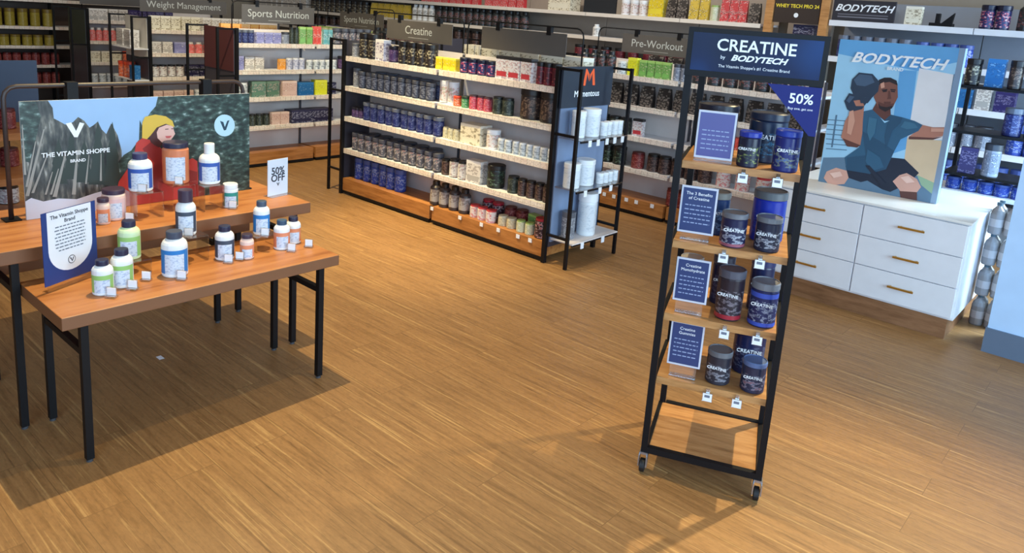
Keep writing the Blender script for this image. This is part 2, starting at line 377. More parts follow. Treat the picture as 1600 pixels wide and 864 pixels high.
# look-up of looks:  kind, body, lid, base print, inks, words
LOOK = {
 'plum':   ('tub', (44, 30, 62), (30, 26, 40), (70, 48, 96), [(150, 120, 160), (30, 24, 44)], 'plum purple'),
 'blackgold': ('tub', (26, 22, 24), (24, 20, 22), (40, 33, 34), [(130, 120, 92), (196, 186, 160)], 'black and gold'),
 'whitepurple': ('box', (230, 228, 232), (236, 234, 238), (232, 228, 234), [(98, 66, 128), (60, 40, 90)], 'white and purple'),
 'yellow': ('box', (226, 206, 60), (236, 220, 90), (222, 196, 40), [(150, 120, 30), (240, 232, 160)], 'lemon yellow'),
 'navyred': ('tub', (24, 32, 72), (22, 26, 52), (32, 44, 96), [(220, 60, 66), (230, 230, 240)], 'navy and red'),
 'whitered': ('box', (188, 62, 70), (40, 40, 44), (222, 220, 222), [(190, 120, 124), (130, 126, 130)], 'white box with red base'),
 'redblack': ('tub', (120, 34, 46), (24, 22, 24), (96, 30, 42), [(32, 22, 26), (190, 80, 84)], 'black and crimson'),
 'clear':  ('tub', (140, 140, 146), (90, 92, 100), (116, 118, 126), [(200, 200, 206), (80, 80, 88)], 'smoky grey'),
 'slate': ('tub', (40, 42, 58), (74, 76, 86), (56, 60, 80), [(150, 154, 168), (96, 100, 118)], 'slate blue-grey'),
 'whitetub': ('tub', (230, 230, 232), (236, 238, 242), (226, 222, 222), [(186, 60, 56), (150, 180, 150)], 'white'),
 'orange': ('tub', (218, 92, 46), (214, 70, 40), (224, 96, 50), [(240, 220, 200), (150, 40, 30)], 'orange'),
 'green':  ('tub', (46, 130, 76), (40, 60, 50), (52, 140, 80), [(200, 220, 200), (30, 80, 50)], 'green'),
 'hotpink': ('jar', (196, 56, 80), (90, 56, 62), (190, 62, 84), [(220, 160, 168), (120, 40, 54)], 'hot pink'),
 'darkgreen': ('jar', (34, 44, 38), (28, 30, 30), (38, 46, 42), [(104, 112, 100), (26, 30, 28)], 'black-green'),
 'brownbag': ('tub', (44, 34, 32), (34, 28, 28), (58, 44, 40), [(150, 124, 104), (100, 74, 62)], 'big dark brown'),
 'navytall': ('tub', (26, 34, 88), (100, 106, 122), (32, 42, 104), [(120, 130, 176), (20, 26, 66)], 'navy grey-lidded'),
 'beige':  ('jar', (206, 196, 170), (196, 190, 168), (206, 198, 168), [(120, 116, 90), (230, 224, 200)], 'beige'),
 'cream':  ('box', (226, 220, 200), (234, 228, 212), (230, 222, 200), [(150, 134, 100), (96, 84, 64)], 'cream'),
 'whitejar': ('jar', (222, 226, 230), (232, 236, 240), (206, 212, 218), [(120, 136, 150), (90, 100, 110)], 'small white'),
 'greyprint': ('tub', (52, 54, 66), (78, 80, 92), (84, 84, 96), [(206, 200, 200), (150, 110, 112)], 'charcoal-grey'),
 'blackwhite': ('jar', (30, 30, 34), (30, 30, 34), (220, 216, 214), [(90, 86, 90), (170, 120, 120)], 'black-lidded white'),
 'whitebox': ('box', (180, 176, 172), (234, 230, 226), (228, 222, 216), [(110, 100, 96), (160, 150, 146)], 'white carton'),
 'blackgreen': ('tub', (24, 28, 26), (24, 24, 26), (28, 32, 30), [(60, 96, 64), (120, 126, 120)], 'black and green'),
 'darkbrown': ('jar', (40, 28, 28), (26, 22, 22), (52, 36, 36), [(130, 104, 96), (84, 60, 56)], 'squat dark brown'),
 'blue':   ('tub', (32, 58, 146), (64, 84, 150), (36, 66, 160), [(180, 196, 230), (24, 36, 96)], 'royal blue'),
 'blacklid': ('bottle', (214, 208, 204), (28, 24, 24), (206, 196, 192), [(80, 60, 60), (150, 60, 60)], 'white bottle with black lid'),
 'redwhite': ('jar', (222, 214, 214), (196, 60, 66), (226, 216, 214), [(200, 50, 60), (210, 80, 90)], 'white jar with red lid'),
 'lime': ('jar', (206, 212, 176), (150, 176, 100), (208, 208, 180), [(150, 170, 110), (232, 232, 214)], 'lime'),
 'blackred': ('jar', (40, 20, 28), (176, 30, 52), (52, 24, 34), [(220, 200, 204), (180, 30, 50)], 'red-lidded black'),
 'blackpouch': ('pouch', (32, 28, 28), (30, 26, 26), (40, 34, 34), [(170, 160, 150), (90, 70, 64)], 'black'),
 'redbag': ('pouch', (190, 52, 58), (160, 36, 44), (196, 64, 68), [(240, 200, 196), (60, 24, 28)], 'red'),
 'yellowbag': ('pouch', (206, 176, 60), (190, 150, 50), (210, 180, 70), [(60, 50, 30), (240, 230, 190)], 'yellow'),
 'greenbox': ('box', (120, 176, 90), (160, 200, 110), (118, 166, 88), [(60, 104, 50), (220, 222, 170)], 'leaf green'),
 'redbox': ('box', (212, 72, 62), (222, 90, 80), (220, 78, 66), [(240, 200, 190), (160, 40, 40)], 'tomato red'),
 'tealbox': ('box', (96, 168, 176), (120, 184, 190), (104, 172, 180), [(220, 236, 236), (50, 110, 120)], 'teal'),
 'lilac':  ('box', (150, 150, 200), (168, 170, 214), (140, 142, 196), [(80, 84, 140), (220, 222, 240)], 'lilac'),
 'whitelilac': ('jar', (206, 208, 220), (222, 224, 232), (196, 198, 216), [(90, 100, 150), (150, 158, 190)], 'white-and-blue'),
 'orangebox': ('box', (236, 158, 60), (240, 176, 90), (238, 160, 64), [(250, 220, 180), (190, 100, 30)], 'tangerine'),
 'yellowbox': ('box', (222, 222, 40), (228, 228, 70), (224, 224, 44), [(170, 170, 30), (236, 236, 120)], 'acid yellow'),
 'bluebox': ('box', (30, 100, 160), (46, 116, 176), (34, 106, 166), [(20, 70, 120), (120, 170, 210)], 'mid blue'),
 'patternbox': ('box', (96, 130, 110), (110, 142, 124), (90, 126, 112), [(210, 190, 180), (60, 90, 80)], 'green patterned'),
 'pinkbox': ('box', (216, 186, 176), (226, 200, 190), (214, 182, 172), [(160, 110, 100), (236, 222, 214)], 'blush patterned'),
 'indigobox': ('box', (30, 28, 60), (40, 38, 72), (34, 32, 66), [(180, 180, 200), (20, 18, 40)], 'dark indigo'),
 'pinkbottle': ('bottle', (228, 120, 116), (230, 226, 222), (226, 110, 108), [(240, 214, 210), (180, 60, 66)], 'pink bottle with white cap'),
 'mustard': ('tub', (150, 132, 46), (120, 100, 40), (158, 140, 50), [(100, 84, 34), (190, 176, 90)], 'mustard'),
 'maroon': ('jar', (110, 32, 36), (90, 28, 30), (120, 38, 40), [(190, 120, 110), (70, 20, 24)], 'maroon'),
 'violet': ('box', (44, 34, 92), (50, 40, 100), (44, 36, 92), [(150, 140, 180), (34, 24, 70)], 'deep violet'),
 'darkbottle': ('bottle', (36, 40, 44), (28, 28, 32), (44, 52, 56), [(150, 60, 50), (120, 130, 130)], 'black'),
 'whitebottle': ('bottle', (232, 232, 230), (236, 238, 238), (222, 220, 216), [(80, 80, 84), (150, 150, 150)], 'white'),
 'plainwhite': ('tub', (226, 232, 236), (236, 240, 244), (222, 228, 234), [(206, 214, 222), (190, 200, 210)], 'plain white'),
 'darkglass': ('bottle', (60, 52, 52), (24, 20, 20), (170, 164, 160), [(70, 56, 56), (120, 100, 96)], 'dark glass'),
 'silver': ('tub', (150, 156, 170), (60, 62, 72), (130, 138, 156), [(60, 66, 90), (210, 214, 224)], 'silver-grey'),
}
def frame(ox, oy, rot):
    c, s_ = math.cos(rot), math.sin(rot)
    return lambda x, y, z: (ox + x*c - y*s_, oy + x*s_ + y*c, z)
def row(fr, rot, z, x0, x1, n, look, h, where, y=.07, r=None, jit=.004, rear=0):
    """n packs side by side between x0 and x1 along a shelf; each one an object of its own"""
    kind, body, lid, base, inks, words = LOOK[look]
    step = (x1-x0)/n; r = r or min(step*.455, h*.62 if kind != 'pouch' else h*.45, .062 if kind not in ('box', 'pouch') else 9)
    y = max(y, (r if kind not in ('box', 'pouch') else r*.6)+.028)
    me = prodmesh(kind, r, h, body, lid, base, inks)
    plural = CATN[kind] + ('es' if kind in ('box', 'pouch') else 's')
    noun = words if CATN[kind] in words.split() or 'carton' in words else words + ' ' + CATN[kind]
    for k in range(n):
        o = bpy.data.objects.new(NAME[kind], me); COL.objects.link(o)
        o.location = fr(x0 + step*(k+.5) + random.uniform(-jit, jit), y + random.uniform(0, .012), z + .0005)
        o.rotation_euler = (0, 0, rot + random.uniform(-.12, .12))
        if n == 1: lab = '%s %s' % (noun, where)
        elif k == 0: lab = 'leftmost %s %s' % (noun, where)
        elif k == n-1: lab = 'rightmost %s %s' % (noun, where)
        else: lab = '%s %s, %s from left' % (noun, where, ordinal(k+1))
        if len(lab.split()) > 16: print('LONG', len(lab.split()), lab)
        tag(o, lab, CATN[kind], '%s %s' % (plural, where))

# ------------------------------------------------------------------ gondola shelving
ZS = [1.28, 1.01, .73, .43]
def gondola(ox, oy, rot, L, label, D=.62, H=1.43, left=True, right=True, bays=2, backside=True, arch=()):
    g = empty('gondola_shelving', (ox, oy, 0), rot, label, 'shelving unit')
    for (x, y) in ((0, 0), (L, 0), (0, D), (L, D)):
        MB().box(x-.015, x+.015, y-.015, y+.015, 0, H).build('post', BLACK, g)
    bw = L/bays
    for b in range(bays):
        a0, a1 = b*bw+.016, (b+1)*bw-.016
        MB().box(a0, a1, D/2-.012, D/2+.012, .15, H-.02, 0).box((b+1)*bw-.012, (b+1)*bw+.012, D/2-.02, D/2-.012, .15, H-.03, 1).build('back_panel', [PEG, P('slotted_upright_grey', C(70, 70, 78), .5)], g)  # slotted upright at the bay edge has its own dark grey
        d = MB().box(a0, a1, .006, D-.006, .035, .15).build('base_deck', KICK, g)
        MB().box(a0, a1, .0, .022, .012, .033).build('bottom_rail', BLACK, d)
        for z in ZS:
            s = MB().box(a0, a1, .02, D/2-.014, z-.022, z).build('shelf', WHITE, g)
            MB().box(a0, a1, .006, .0195, z-.042, z+.002).build('price_strip', STRIP, s)
            if backside:
                s = MB().box(a0, a1, D/2+.014, D-.02, z-.022, z).build('shelf', WHITE, g)
                MB().box(a0, a1, D-.0195, D-.006, z-.042, z+.002).build('price_strip', STRIP, s)
    for side, x, sg in ((left, 0, -1), (right, L, 1)):
        if not side: continue
        xo = x + sg*.2
        e = MB()
        for y in (0, D):
            e.box(xo-.011, xo+.011, y-.011, y+.011, 0, H)
            a, b_ = min(x, xo)+.012, max(x, xo)-.010
            for z in (H-.012, .96, .22): e.box(a, b_, y-.009, y+.009, z-.009, z+.009)
        e.build('end_frame', BLACK, g)
        MB().box(x+sg*.018-.004, x+sg*.018+.004, .016, D-.016, .12, H-.01).build('end_panel', P('smoky_end_panel', C(64, 62, 72), .4), g)
    for (x0, x1) in arch:
        zt = 1.69; y = D/2; r = .06
        pts = [(x0, y, H-.02), (x0, y, zt-r)] + [(x0+r-r*math.cos(t), y, zt-r+r*math.sin(t)) for t in (PI/6, PI/3, PI/2)] \
            + [(x1-r+r*math.sin(t), y, zt-r+r*math.cos(t)) for t in (0.01, PI/6, PI/3)] + [(x1, y, zt-r), (x1, y, H-.02)]
        MB().tube(pts, .006).build('sign_arch', BLACK, g)
    return g
def aisle_sign(fr, rot, x0, x1, z0, z1, y, words, label, size=.085, sub=True):
    s = empty('aisle_sign', fr((x0+x1)/2, y, z0), rot, label, 'sign', 'charcoal aisle signs')
    wd, h = x1-x0, z1-z0
    MB().box(-wd/2, wd/2, -.016, -.011, 0, h).build('board', SIGN, s)
    for q in (-.3, .3):
        MB().box(wd*q-.02, wd*q+.02, -.02, .014, h-.02, h+.045).build('clip', BLACK, s)
    if words:
        text('lettering', words, s, (0, -.0165, h*.52), size, SINK)
        if sub: MB().box(-.13, .13, -.0172, -.0163, h*.14, h*.14+.006).build('small_print', P('grey_ink', C(150, 146, 142)), s)
    return s

# aisle unit under the Creatine sign
F1 = frame(-5.70, 4.19, 0)
X = lambda v: v + 5.70
g1 = gondola(-5.70, 4.19, 0, 2.46, 'long black-framed aisle shelving with wooden base under the Creatine sign', arch=[(.04, 1.2), (1.25, 2.42)])
A = 'on top shelf of Creatine aisle'; B = 'on second shelf of Creatine aisle'; Cc = 'on third shelf of Creatine aisle'
Dd = 'on fourth shelf of Creatine aisle'; Ee = 'on wooden base of Creatine aisle'
r1 = lambda z, a, b, n, look, h, w, **k: row(F1, 0, z, X(a), X(b), n, look, h, w, **k)
r1(1.28, -5.66, -5.58, 1, 'clear', .12, A); r1(1.28, -5.57, -5.32, 2, 'blackgold', .22, A)
r1(1.28, -5.31, -5.17, 1, 'whitepurple', .18, A); r1(1.28, -5.16, -5.05, 1, 'plum', .14, A)
r1(1.28, -5.03, -4.57, 4, 'blackgold', .19, 'right of purple tub, Creatine top shelf', y=.08); r1(1.28, -4.55, -4.30, 3, 'yellow', .10, A)
r1(1.28, -4.28, -3.90, 4, 'navyred', .12, A); r1(1.28, -3.88, -3.51, 3, 'whitered', .17, A); r1(1.28, -3.50, -3.28, 3, 'redblack', .16, A)
r1(1.01, -5.65, -5.57, 1, 'clear', .17, B); r1(1.01, -5.55, -4.56, 11, 'slate', .15, B)
r1(1.01, -4.54, -4.34, 2, 'whitetub', .18, B, y=.12); r1(1.01, -4.33, -4.25, 1, 'orange', .08, B); r1(1.01, -4.24, -4.16, 1, 'green', .09, B)
r1(1.01, -4.15, -3.92, 3, 'hotpink', .11, B); r1(1.01, -3.90, -3.70, 2, 'darkgreen', .13, B); r1(1.01, -3.65, -3.28, 2, 'brownbag', .22, B, y=.12, r=.082)
r1(.73, -5.66, -5.50, 3, 'plum', .09, Cc); r1(.73, -5.48, -4.46, 10, 'navytall', .16, Cc)
r1(.73, -4.44, -4.24, 3, 'beige', .09, Cc); r1(.73, -4.22, -3.98, 1, 'cream', .16, Cc, r=.11)
r1(.73, -3.96, -3.84, 1, 'whitetub', .15, Cc); r1(.73, -3.82, -3.27, 8, 'whitejar', .10, Cc)
r1(.43, -5.64, -4.44, 12, 'greyprint', .16, Dd); r1(.43, -4.43, -4.34, 1, 'darkbrown', .13, Dd)
r1(.43, -4.33, -4.13, 2, 'blackwhite', .15, Dd); r1(.43, -4.12, -3.95, 1, 'whitebox', .18, Dd, r=.075); r1(.43, -3.93, -3.77, 1, 'blackgreen', .18, Dd, r=.07)
r1(.43, -3.70, -3.60, 1, 'darkgreen', .13, Dd); r1(.43, -3.59, -3.27, 4, 'darkbrown', .13, Dd)
r1(.15, -5.64, -4.94, 6, 'blue', .20, Ee, y=.12)
r1(.15, -4.56, -4.10, 4, 'darkglass', .20, Ee, r=.05); r1(.15, -4.08, -3.80, 3, 'redwhite', .10, Ee); r1(.15, -3.78, -3.60, 2, 'beige', .08, Ee, y=.09)
r1(.15, -3.58, -3.42, 2, 'lime', .09, Ee); r1(.15, -3.40, -3.28, 1, 'blackred', .15, Ee)
# second row seen behind the fronts of the tall tubs
r1(.43, -5.60, -4.60, 6, 'slate', .15, 'behind fourth shelf fronts, Creatine aisle', y=.22)
r1(1.01, -5.50, -4.60, 6, 'navytall', .15, 'behind second shelf fronts, Creatine aisle', y=.22)
r1(.15, -4.06, -3.84, 2, 'blackred', .13, 'behind, on wooden base of Creatine aisle', y=.2); r1(.15, -3.80, -3.58, 2, 'maroon', .13, 'behind, on wooden base of Creatine aisle', y=.19); r1(.15, -3.56, -3.34, 2, 'greenbox', .12, 'behind, on wooden base of Creatine aisle', y=.19)
r1(1.28, -4.60, -3.30, 6, 'cream', .20, 'on far-side top shelf of Creatine aisle', y=.45, r=.10)
for k, (x, s_) in enumerate([(-4.45, 0), (-4.12, 0), (-3.88, 0), (-3.7, 0), (-3.5, 0), (-3.38, 0)]):
    t = MB().box(-.016, .016, -.002, .002, 0, .03).build('price_tag', CARD); t.location = (x, 4.190, .118)
    tag(t, 'small white price tag on wooden base edge of Creatine aisle, %s from left' % ordinal(k+1), 'price tag', 'price tags on the Creatine aisle base')
aisle_sign(F1, 0, X(-5.47), X(-4.62), 1.465, 1.635, .31, 'Creatine', 'charcoal hanging sign reading Creatine in white letters', .10)
aisle_sign(F1, 0, X(-4.28), X(-3.42), 1.475, 1.645, .31, '', 'plain charcoal hanging sign without lettering, right of the Creatine sign')
# end display facing the cart
ep = MB().box(2.482, 2.49, .02, .60, .16, 1.16).build('end_panel', P('blue_grey_end_panel', C(124, 142, 172), .35), g1)
hp = MB().box(2.482, 2.50, .005, .615, 1.14, 1.43).build('end_header', P('dark_petrol_header', C(38, 48, 62), .4), g1)
for q, pts in enumerate(([(-.075, -.06), (-.045, -.06), (-.03, .03), (-.005, -.03), (-.005, .02), (-.04, .06), (-.05, .06)],
                         [(.075, -.06), (.045, -.06), (.03, .03), (.005, -.03), (.005, .02), (.04, .06), (.05, .06)])):
    MB().prism(pts, lambda a, b: (2.5002, .315+a, 1.355+b), lambda a, b: (2.5015, .315+a, 1.355+b)).build('logo', P('orange_ink', C(240, 96, 44)), hp)
text('lettering', 'Momentous', hp, (2.5012, .30, 1.235), .064, WINK, rot=(PI/2, 0, PI/2), bold=.0008)
for z in (.94, .58, .19):
    s = MB().box(2.492, 2.69, .02, .60, z-.008, z).build('glass_shelf' if z > .3 else 'end_base_shelf', ACR if z > .3 else PEG, g1)
    MB().box(2.68, 2.69, .02, .60, z-.02, z-.008).build('shelf_rail', BLACK, s)
FE = frame(-3.02, 4.19, PI/2)      # local x runs along +y, local y into the unit
E1 = 'on upper glass shelf of the petrol-blue end display'
WP = 'on middle glass shelf of the petrol-blue end display'
row(FE, PI/2, .94, .02, .22, 1, 'plainwhite', .19, E1, y=.09, r=.05); row(FE, PI/2, .94, .20, .34, 1, 'plainwhite', .20, 'right of centre ' + E1, y=.09, r=.065)
row(FE, PI/2, .94, .35, .62, 4, 'plainwhite', .10, E1, y=.05)
row(FE, PI/2, .58, .02, .16, 1, 'plainwhite', .18, 'beside the near post ' + WP, y=.09, r=.06); row(FE, PI/2, .58, .18, .34, 1, 'plainwhite', .19, WP, y=.08, r=.07)
row(FE, PI/2, .58, .36, .62, 4, 'plainwhite', .08, 'small, ' + WP, y=.05)
row(FE, PI/2, .19, .24, .42, 1, 'plainwhite', .32, 'tall, on base of the petrol-blue end display', y=.08, r=.07)
row(FE, PI/2, .19, .06, .20, 1, 'clear', .20, 'on base of the petrol-blue end display', y=.12, r=.05)
for z, ys, nm in ((.94, (.12, .22, .33, .43, .53), 'upper'), (.58, (.12, .30, .44), 'middle'), (.19, (.14, .40), 'lowest')):
    for k, yy in enumerate(ys):
        t = MB().box(-.002, .002, -.018, .018, 0, .045).build('price_tag', CARD); t.location = (-3.0065, 4.19+yy, z-.05)
        tag(t, 'white price tag on %s shelf edge of the petrol-blue end display, %s from left' % (nm, ordinal(k+1)), 'price tag', 'price tags on the end display')

# unit under the Pre-Workout sign
F2 = frame(-4.42, 5.95, 0); X2 = lambda v: v + 4.42
gondola(-4.42, 5.95, 0, 2.30, 'long black-framed aisle shelving with wooden base under the Pre-Workout sign', arch=[(.04, 1.2)], right=False)
r2 = lambda z, a, b, n, look, h, w, **k: row(F2, 0, z, X2(a), X2(b), n, look, h, w, **k)
A = 'on top shelf of Pre-Workout aisle'; B = 'on second shelf of Pre-Workout aisle'; Cc = 'on third shelf of Pre-Workout aisle'; Dd = 'on fourth shelf of Pre-Workout aisle'
r2(1.28, -4.40, -4.0, 4, 'darkbottle', .20, A); r2(1.28, -3.98, -3.86, 1, 'whitejar', .12, A); r2(1.28, -3.85, -3.74, 1, 'yellowbox', .16, A)
r2(1.28, -3.72, -3.40, 4, 'greenbox', .15, A); r2(1.28, -3.38, -3.22, 2, 'silver', .15, A); r2(1.28, -3.2, -2.2, 7, 'darkbottle', .18, 'at right ' + A)
r2(1.28, -3.9, -2.9, 5, 'blackpouch', .18, 'on far-side top shelf of Pre-Workout aisle', y=.48)
r2(1.01, -4.38, -2.16, 13, 'blackpouch', .19, B, r=.066)
r2(.73, -4.38, -3.76, 5, 'darkgreen', .15, Cc); r2(.73, -3.74, -3.62, 1, 'whitered', .16, Cc, r=.05); r2(.73, -3.0, -2.16, 5, 'redbox', .14, Cc)
r2(.43, -4.38, -3.78, 4, 'blackgreen', .17, Dd); r2(.43, -3.74, -3.58, 1, 'maroon', .15, Dd); r2(.43, -3.56, -2.9, 5, 'darkbrown', .16, Dd); r2(.43, -2.88, -2.16, 4, 'redwhite', .15, Dd)
r2(.15, -3.32, -3.12, 2, 'maroon', .16, 'on wooden base of Pre-Workout aisle', y=.1)
for k, x in enumerate((-3.93, -3.82, -3.68, -3.57, -3.4)):
    t = MB().box(-.018, .018, -.002, .002, 0, .035).build('price_tag', CARD); t.location = (x, 5.950, .112)
    tag(t, 'small white price tag on wooden base edge of Pre-Workout aisle, %s from left' % ordinal(k+1), 'price tag', 'price tags on the Pre-Workout aisle base')
aisle_sign(F2, 0, X2(-4.09), X2(-3.33), 1.475, 1.65, .31, 'Pre-Workout', 'charcoal hanging sign reading Pre-Workout behind the end display', .10)
# farther unit, left of it
F3 = frame(-8.95, 5.95, 0)
gondola(-8.95, 5.95, 0, 2.46, 'distant aisle shelving under the partly hidden Sports Nutrition sign', arch=[(.04, 1.45)])
row(F3, 0, 1.28, .1, 1.3, 8, 'lime', .13, 'on top shelf of the distant aisle'); row(F3, 0, 1.28, 1.32, 2.42, 7, 'darkbottle', .19, 'on top shelf of the distant aisle')
row(F3, 0, 1.01, .1, 2.4, 12, 'greyprint', .15, 'on second shelf of the distant aisle')
aisle_sign(F3, 0, .34, 1.26, 1.42, 1.62, .31, 'Sports Nutrition', 'far charcoal sign reading Sports Nutrition, half hidden behind the Creatine sign', .11)

# unit facing the tables under the Sports Nutrition sign (local x runs along +y)
def FY(x, y): return frame(x, y, PI/2)
F4 = FY(-7.05, 3.89); Y4 = lambda v: v - 3.89
gondola(-7.05, 3.89, PI/2, 1.85, 'light grey-backed shelving with wooden base under the left Sports Nutrition sign', arch=[(.12, 1.15)], right=False, bays=2)
r4 = lambda z, a, b, n, look, h, w, **k: row(F4, PI/2, z, Y4(a), Y4(b), n, look, h, w, **k)
A = 'on top shelf under left Sports Nutrition sign'; B = 'on second shelf under left Sports Nutrition sign'
Cc = 'on third shelf under left Sports Nutrition sign'; Dd = 'on fourth shelf under left Sports Nutrition sign'
r4(1.28, 3.92, 4.12, 3, 'navytall', .13, A); r4(1.28, 4.13, 4.42, 3, 'lilac', .11, A, r=.045); r4(1.28, 4.43, 4.52, 1, 'silver', .12, A)
r4(1.28, 4.53, 4.64, 2, 'darkgreen', .17, A); r4(1.28, 4.65, 4.80, 2, 'greenbox', .18, A); r4(1.28, 4.81, 4.92, 2, 'redbox', .19, A); r4(1.28, 4.94, 5.06, 2, 'tealbox', .16, A)
r4(1.28, 5.08, 5.60, 5, 'greyprint', .18, A); r4(1.28, 3.95, 4.60, 6, 'orangebox', .17, 'on far-side top shelf under left Sports Nutrition sign', y=.44)
r4(1.01, 3.92, 4.0, 1, 'lilac', .14, B); r4(1.01, 4.02, 4.24, 2, 'whitebox', .13, B, y=.1); r4(1.01, 4.40, 4.48, 1, 'orangebox', .11, B); r4(1.01, 4.49, 4.72, 3, 'whitelilac', .12, B)
r4(1.01, 4.74, 5.14, 5, 'whitejar', .10, B); r4(1.01, 5.16, 5.6, 4, 'plum', .14, B)
r4(.73, 3.92, 4.06, 1, 'whitejar', .15, Cc); r4(.73, 4.08, 4.40, 2, 'patternbox', .16, Cc, r=.075); r4(.73, 4.42, 4.60, 1, 'pinkbox', .16, Cc, r=.085)
r4(.73, 4.61, 4.82, 1, 'bluebox', .14, Cc, r=.10); r4(.73, 4.83, 5.0, 1, 'yellowbox', .16, Cc, r=.075); r4(.73, 5.02, 5.12, 1, 'indigobox', .13, Cc)
r4(.43, 4.06, 4.30, 3, 'darkgreen', .12, Dd); r4(.43, 4.31, 4.52, 2, 'pinkbox', .13, Dd, r=.05); r4(.43, 4.54, 5.08, 2, 'indigobox', .14, Dd, r=.13)
aisle_sign(F4, PI/2, Y4(4.11), Y4(4.98), 1.475, 1.66, .31, 'Sports Nutrition', 'charcoal hanging sign reading Sports Nutrition nearest the posters left edge', .11)
# two more units behind it, seen end-on
def far_unit(x, tagw, sign, tops, endc):
    F = FY(x, 3.89)
    g = gondola(x, 3.89, PI/2, 1.85, 'end-on aisle shelving in the left distance with %s end panel' % tagw, right=False, arch=[(.05, 1.2)])
    MB().box(-.028, -.022, .02, .60, .95, 1.42).build('end_header', endc, g)
    for z, h, looks in tops:
        a = .03
        for lk, n, wdt in looks:
            row(F, PI/2, z, a, a+wdt, n, lk, h, 'on %s shelf of %s-ended unit' % ({1.28: 'top', 1.01: 'second', .73: 'third', .43: 'fourth'}[z], tagw)); a += wdt+.02
    aisle_sign(F, PI/2, .02, 1.1, 1.475, 1.64, .31, sign, 'distant charcoal sign over the %s-ended unit' % tagw, .11, sub=False)
    return g
far_unit(-9.0, 'pale', 'Weight Management', [(1.28, .16, [('cream', 5, .6), ('whitebox', 5, .6)]), (1.01, .13, [('whitebox', 2, .25), ('lilac', 1, .15), ('pinkbottle', 5, .5)]),
         (.73, .14, [('blackwhite', 4, .4), ('indigobox', 2, .3), ('redwhite', 4, .4)]), (.43, .13, [('pinkbox', 4, .5), ('whitejar', 4, .4)])], P('pale_end_graphic', C(206, 200, 190)))
far_unit(-10.85, 'dark green', '', [(1.28, .15, [('whitebox', 4, .5), ('violet', 5, .6)]), (1.01, .17, [('pinkbottle', 8, .7)]), (.73, .14, [('cream', 3, .4), ('orange', 4, .4)]),
         (.43, .14, [('whitejar', 5, .5)])], P('dark_green_end_graphic', C(52, 62, 54)))
MB().box(-.028, -.022, .02, .60, 1.0, 1.42).build('end_header', P('burgundy_end_graphic', C(84, 42, 46)), bpy.data.objects['gondola_shelving.003'])
# end shelf of the pale-ended unit with tubs
for z, lk, n, h, wd_ in ((1.06, 'whitebox', 2, .20, 'top'), (.70, 'orange', 2, .18, 'middle'), (.70, 'bluebox', 1, .16, 'middle right')):
    F = frame(-9.58, 3.695, 0)
    x0 = .03 if lk != 'bluebox' else .33
    row(F, 0, z, x0, x0+(.26 if lk != 'whitebox' else .4), n, lk, h, 'on %s end rack of the pale-ended unit' % wd_, y=-.03, r=.06 if lk != 'whitebox' else .09)
for z in (1.06, .70, .35):
    o = MB().box(.0, .60, -.10, .07, z-.012, z).build('end_shelf', WHITE); o.parent = bpy.data.objects['gondola_shelving.004']
    o.matrix_parent_inverse = Matrix(); o.rotation_euler = (0, 0, -PI/2); o.location = (-.09, .60, 0)

# wall unit at the far left with mustard and maroon jars
gl = empty('wall_shelving', (-12.2, 1.2, 0), PI/2, 'wall shelving in far left background full of mustard tubs and maroon jars', 'shelving unit')
for k, z in enumerate((1.86, 1.48, 1.10, .83, .56, .28)):
    s = MB().box(0, 4.2, .02, .4, z-.022, z).build('shelf', WHITE, gl); MB().box(0, 4.2, .004, .019, z-.04, z+.002).build('price_strip', STRIP, s)
MB().box(0, 4.2, .41, .43, 0, 2.1).build('back_panel', P('brown_back_panel', C(70, 54, 44)), gl)
for x in (0, 1.4, 2.8, 4.2): MB().box(x-.015, x+.015, .36, .40, 0, 2.1).build('post', BLACK, gl)
FL = FY(-12.2, 1.2)
row(FL, PI/2, 1.10, 1.2, 2.75, 10, 'mustard', .24, 'on mustard-filled upper shelf at far left'); row(FL, PI/2, .83, 1.2, 2.75, 11, 'mustard', .15, 'on middle shelf at far left')
row(FL, PI/2, .56, 1.6, 2.8, 10, 'maroon', .17, 'on third shelf at far left'); row(FL, PI/2, .28, 1.6, 2.8, 10, 'maroon', .17, 'on lowest shelf at far left')
row(FL, PI/2, 1.48, 1.4, 2.7, 9, 'whitelilac', .16, 'on high shelf at far left')

# ------------------------------------------------------------------ rear wall shelving
gw = empty('wall_shelving', (-12.9, 7.4, 0), 0, 'long rear wall shelving with cream lips and taupe back panels', 'shelving unit')
XW = lambda v: v + 12.9
FW = frame(-12.9, 7.4, 0)
x = -12.9
while x < -3.3:
    a, b = XW(x)+.004, XW(min(x+1.25, -3.24))-.004
    MB().box(a, b, .46, .48, 0, 2.1).build('back_panel', PEGW, gw)
    for z in (1.83,) + ((1.56,) if x < -5.3 else ()) + (1.28, 1.0, .72, .44):
        s = MB().box(a, b, .02, .455, z-.022, z).build('shelf', WHITE, gw)
        MB().box(a, b, .004, .019, z-.04, z+.002).build('price_strip', CREAM, s)
    x += 1.25
for v in (-3.17, -2.63):
    MB().box(XW(v)-.04, XW(v)+.04, .0, .06, 0, 2.35).build('wooden_pilaster', WSHELF, gw)
MB().box(XW(-3.12), XW(-2.68), .40, .48, 0, 2.3).build('niche_back', PEGW, gw)
MB().box(XW(-3.12), XW(-2.68), .02, .40, 1.70, 1.72).build('niche_shelf', WSHELF, gw)
x = -2.58
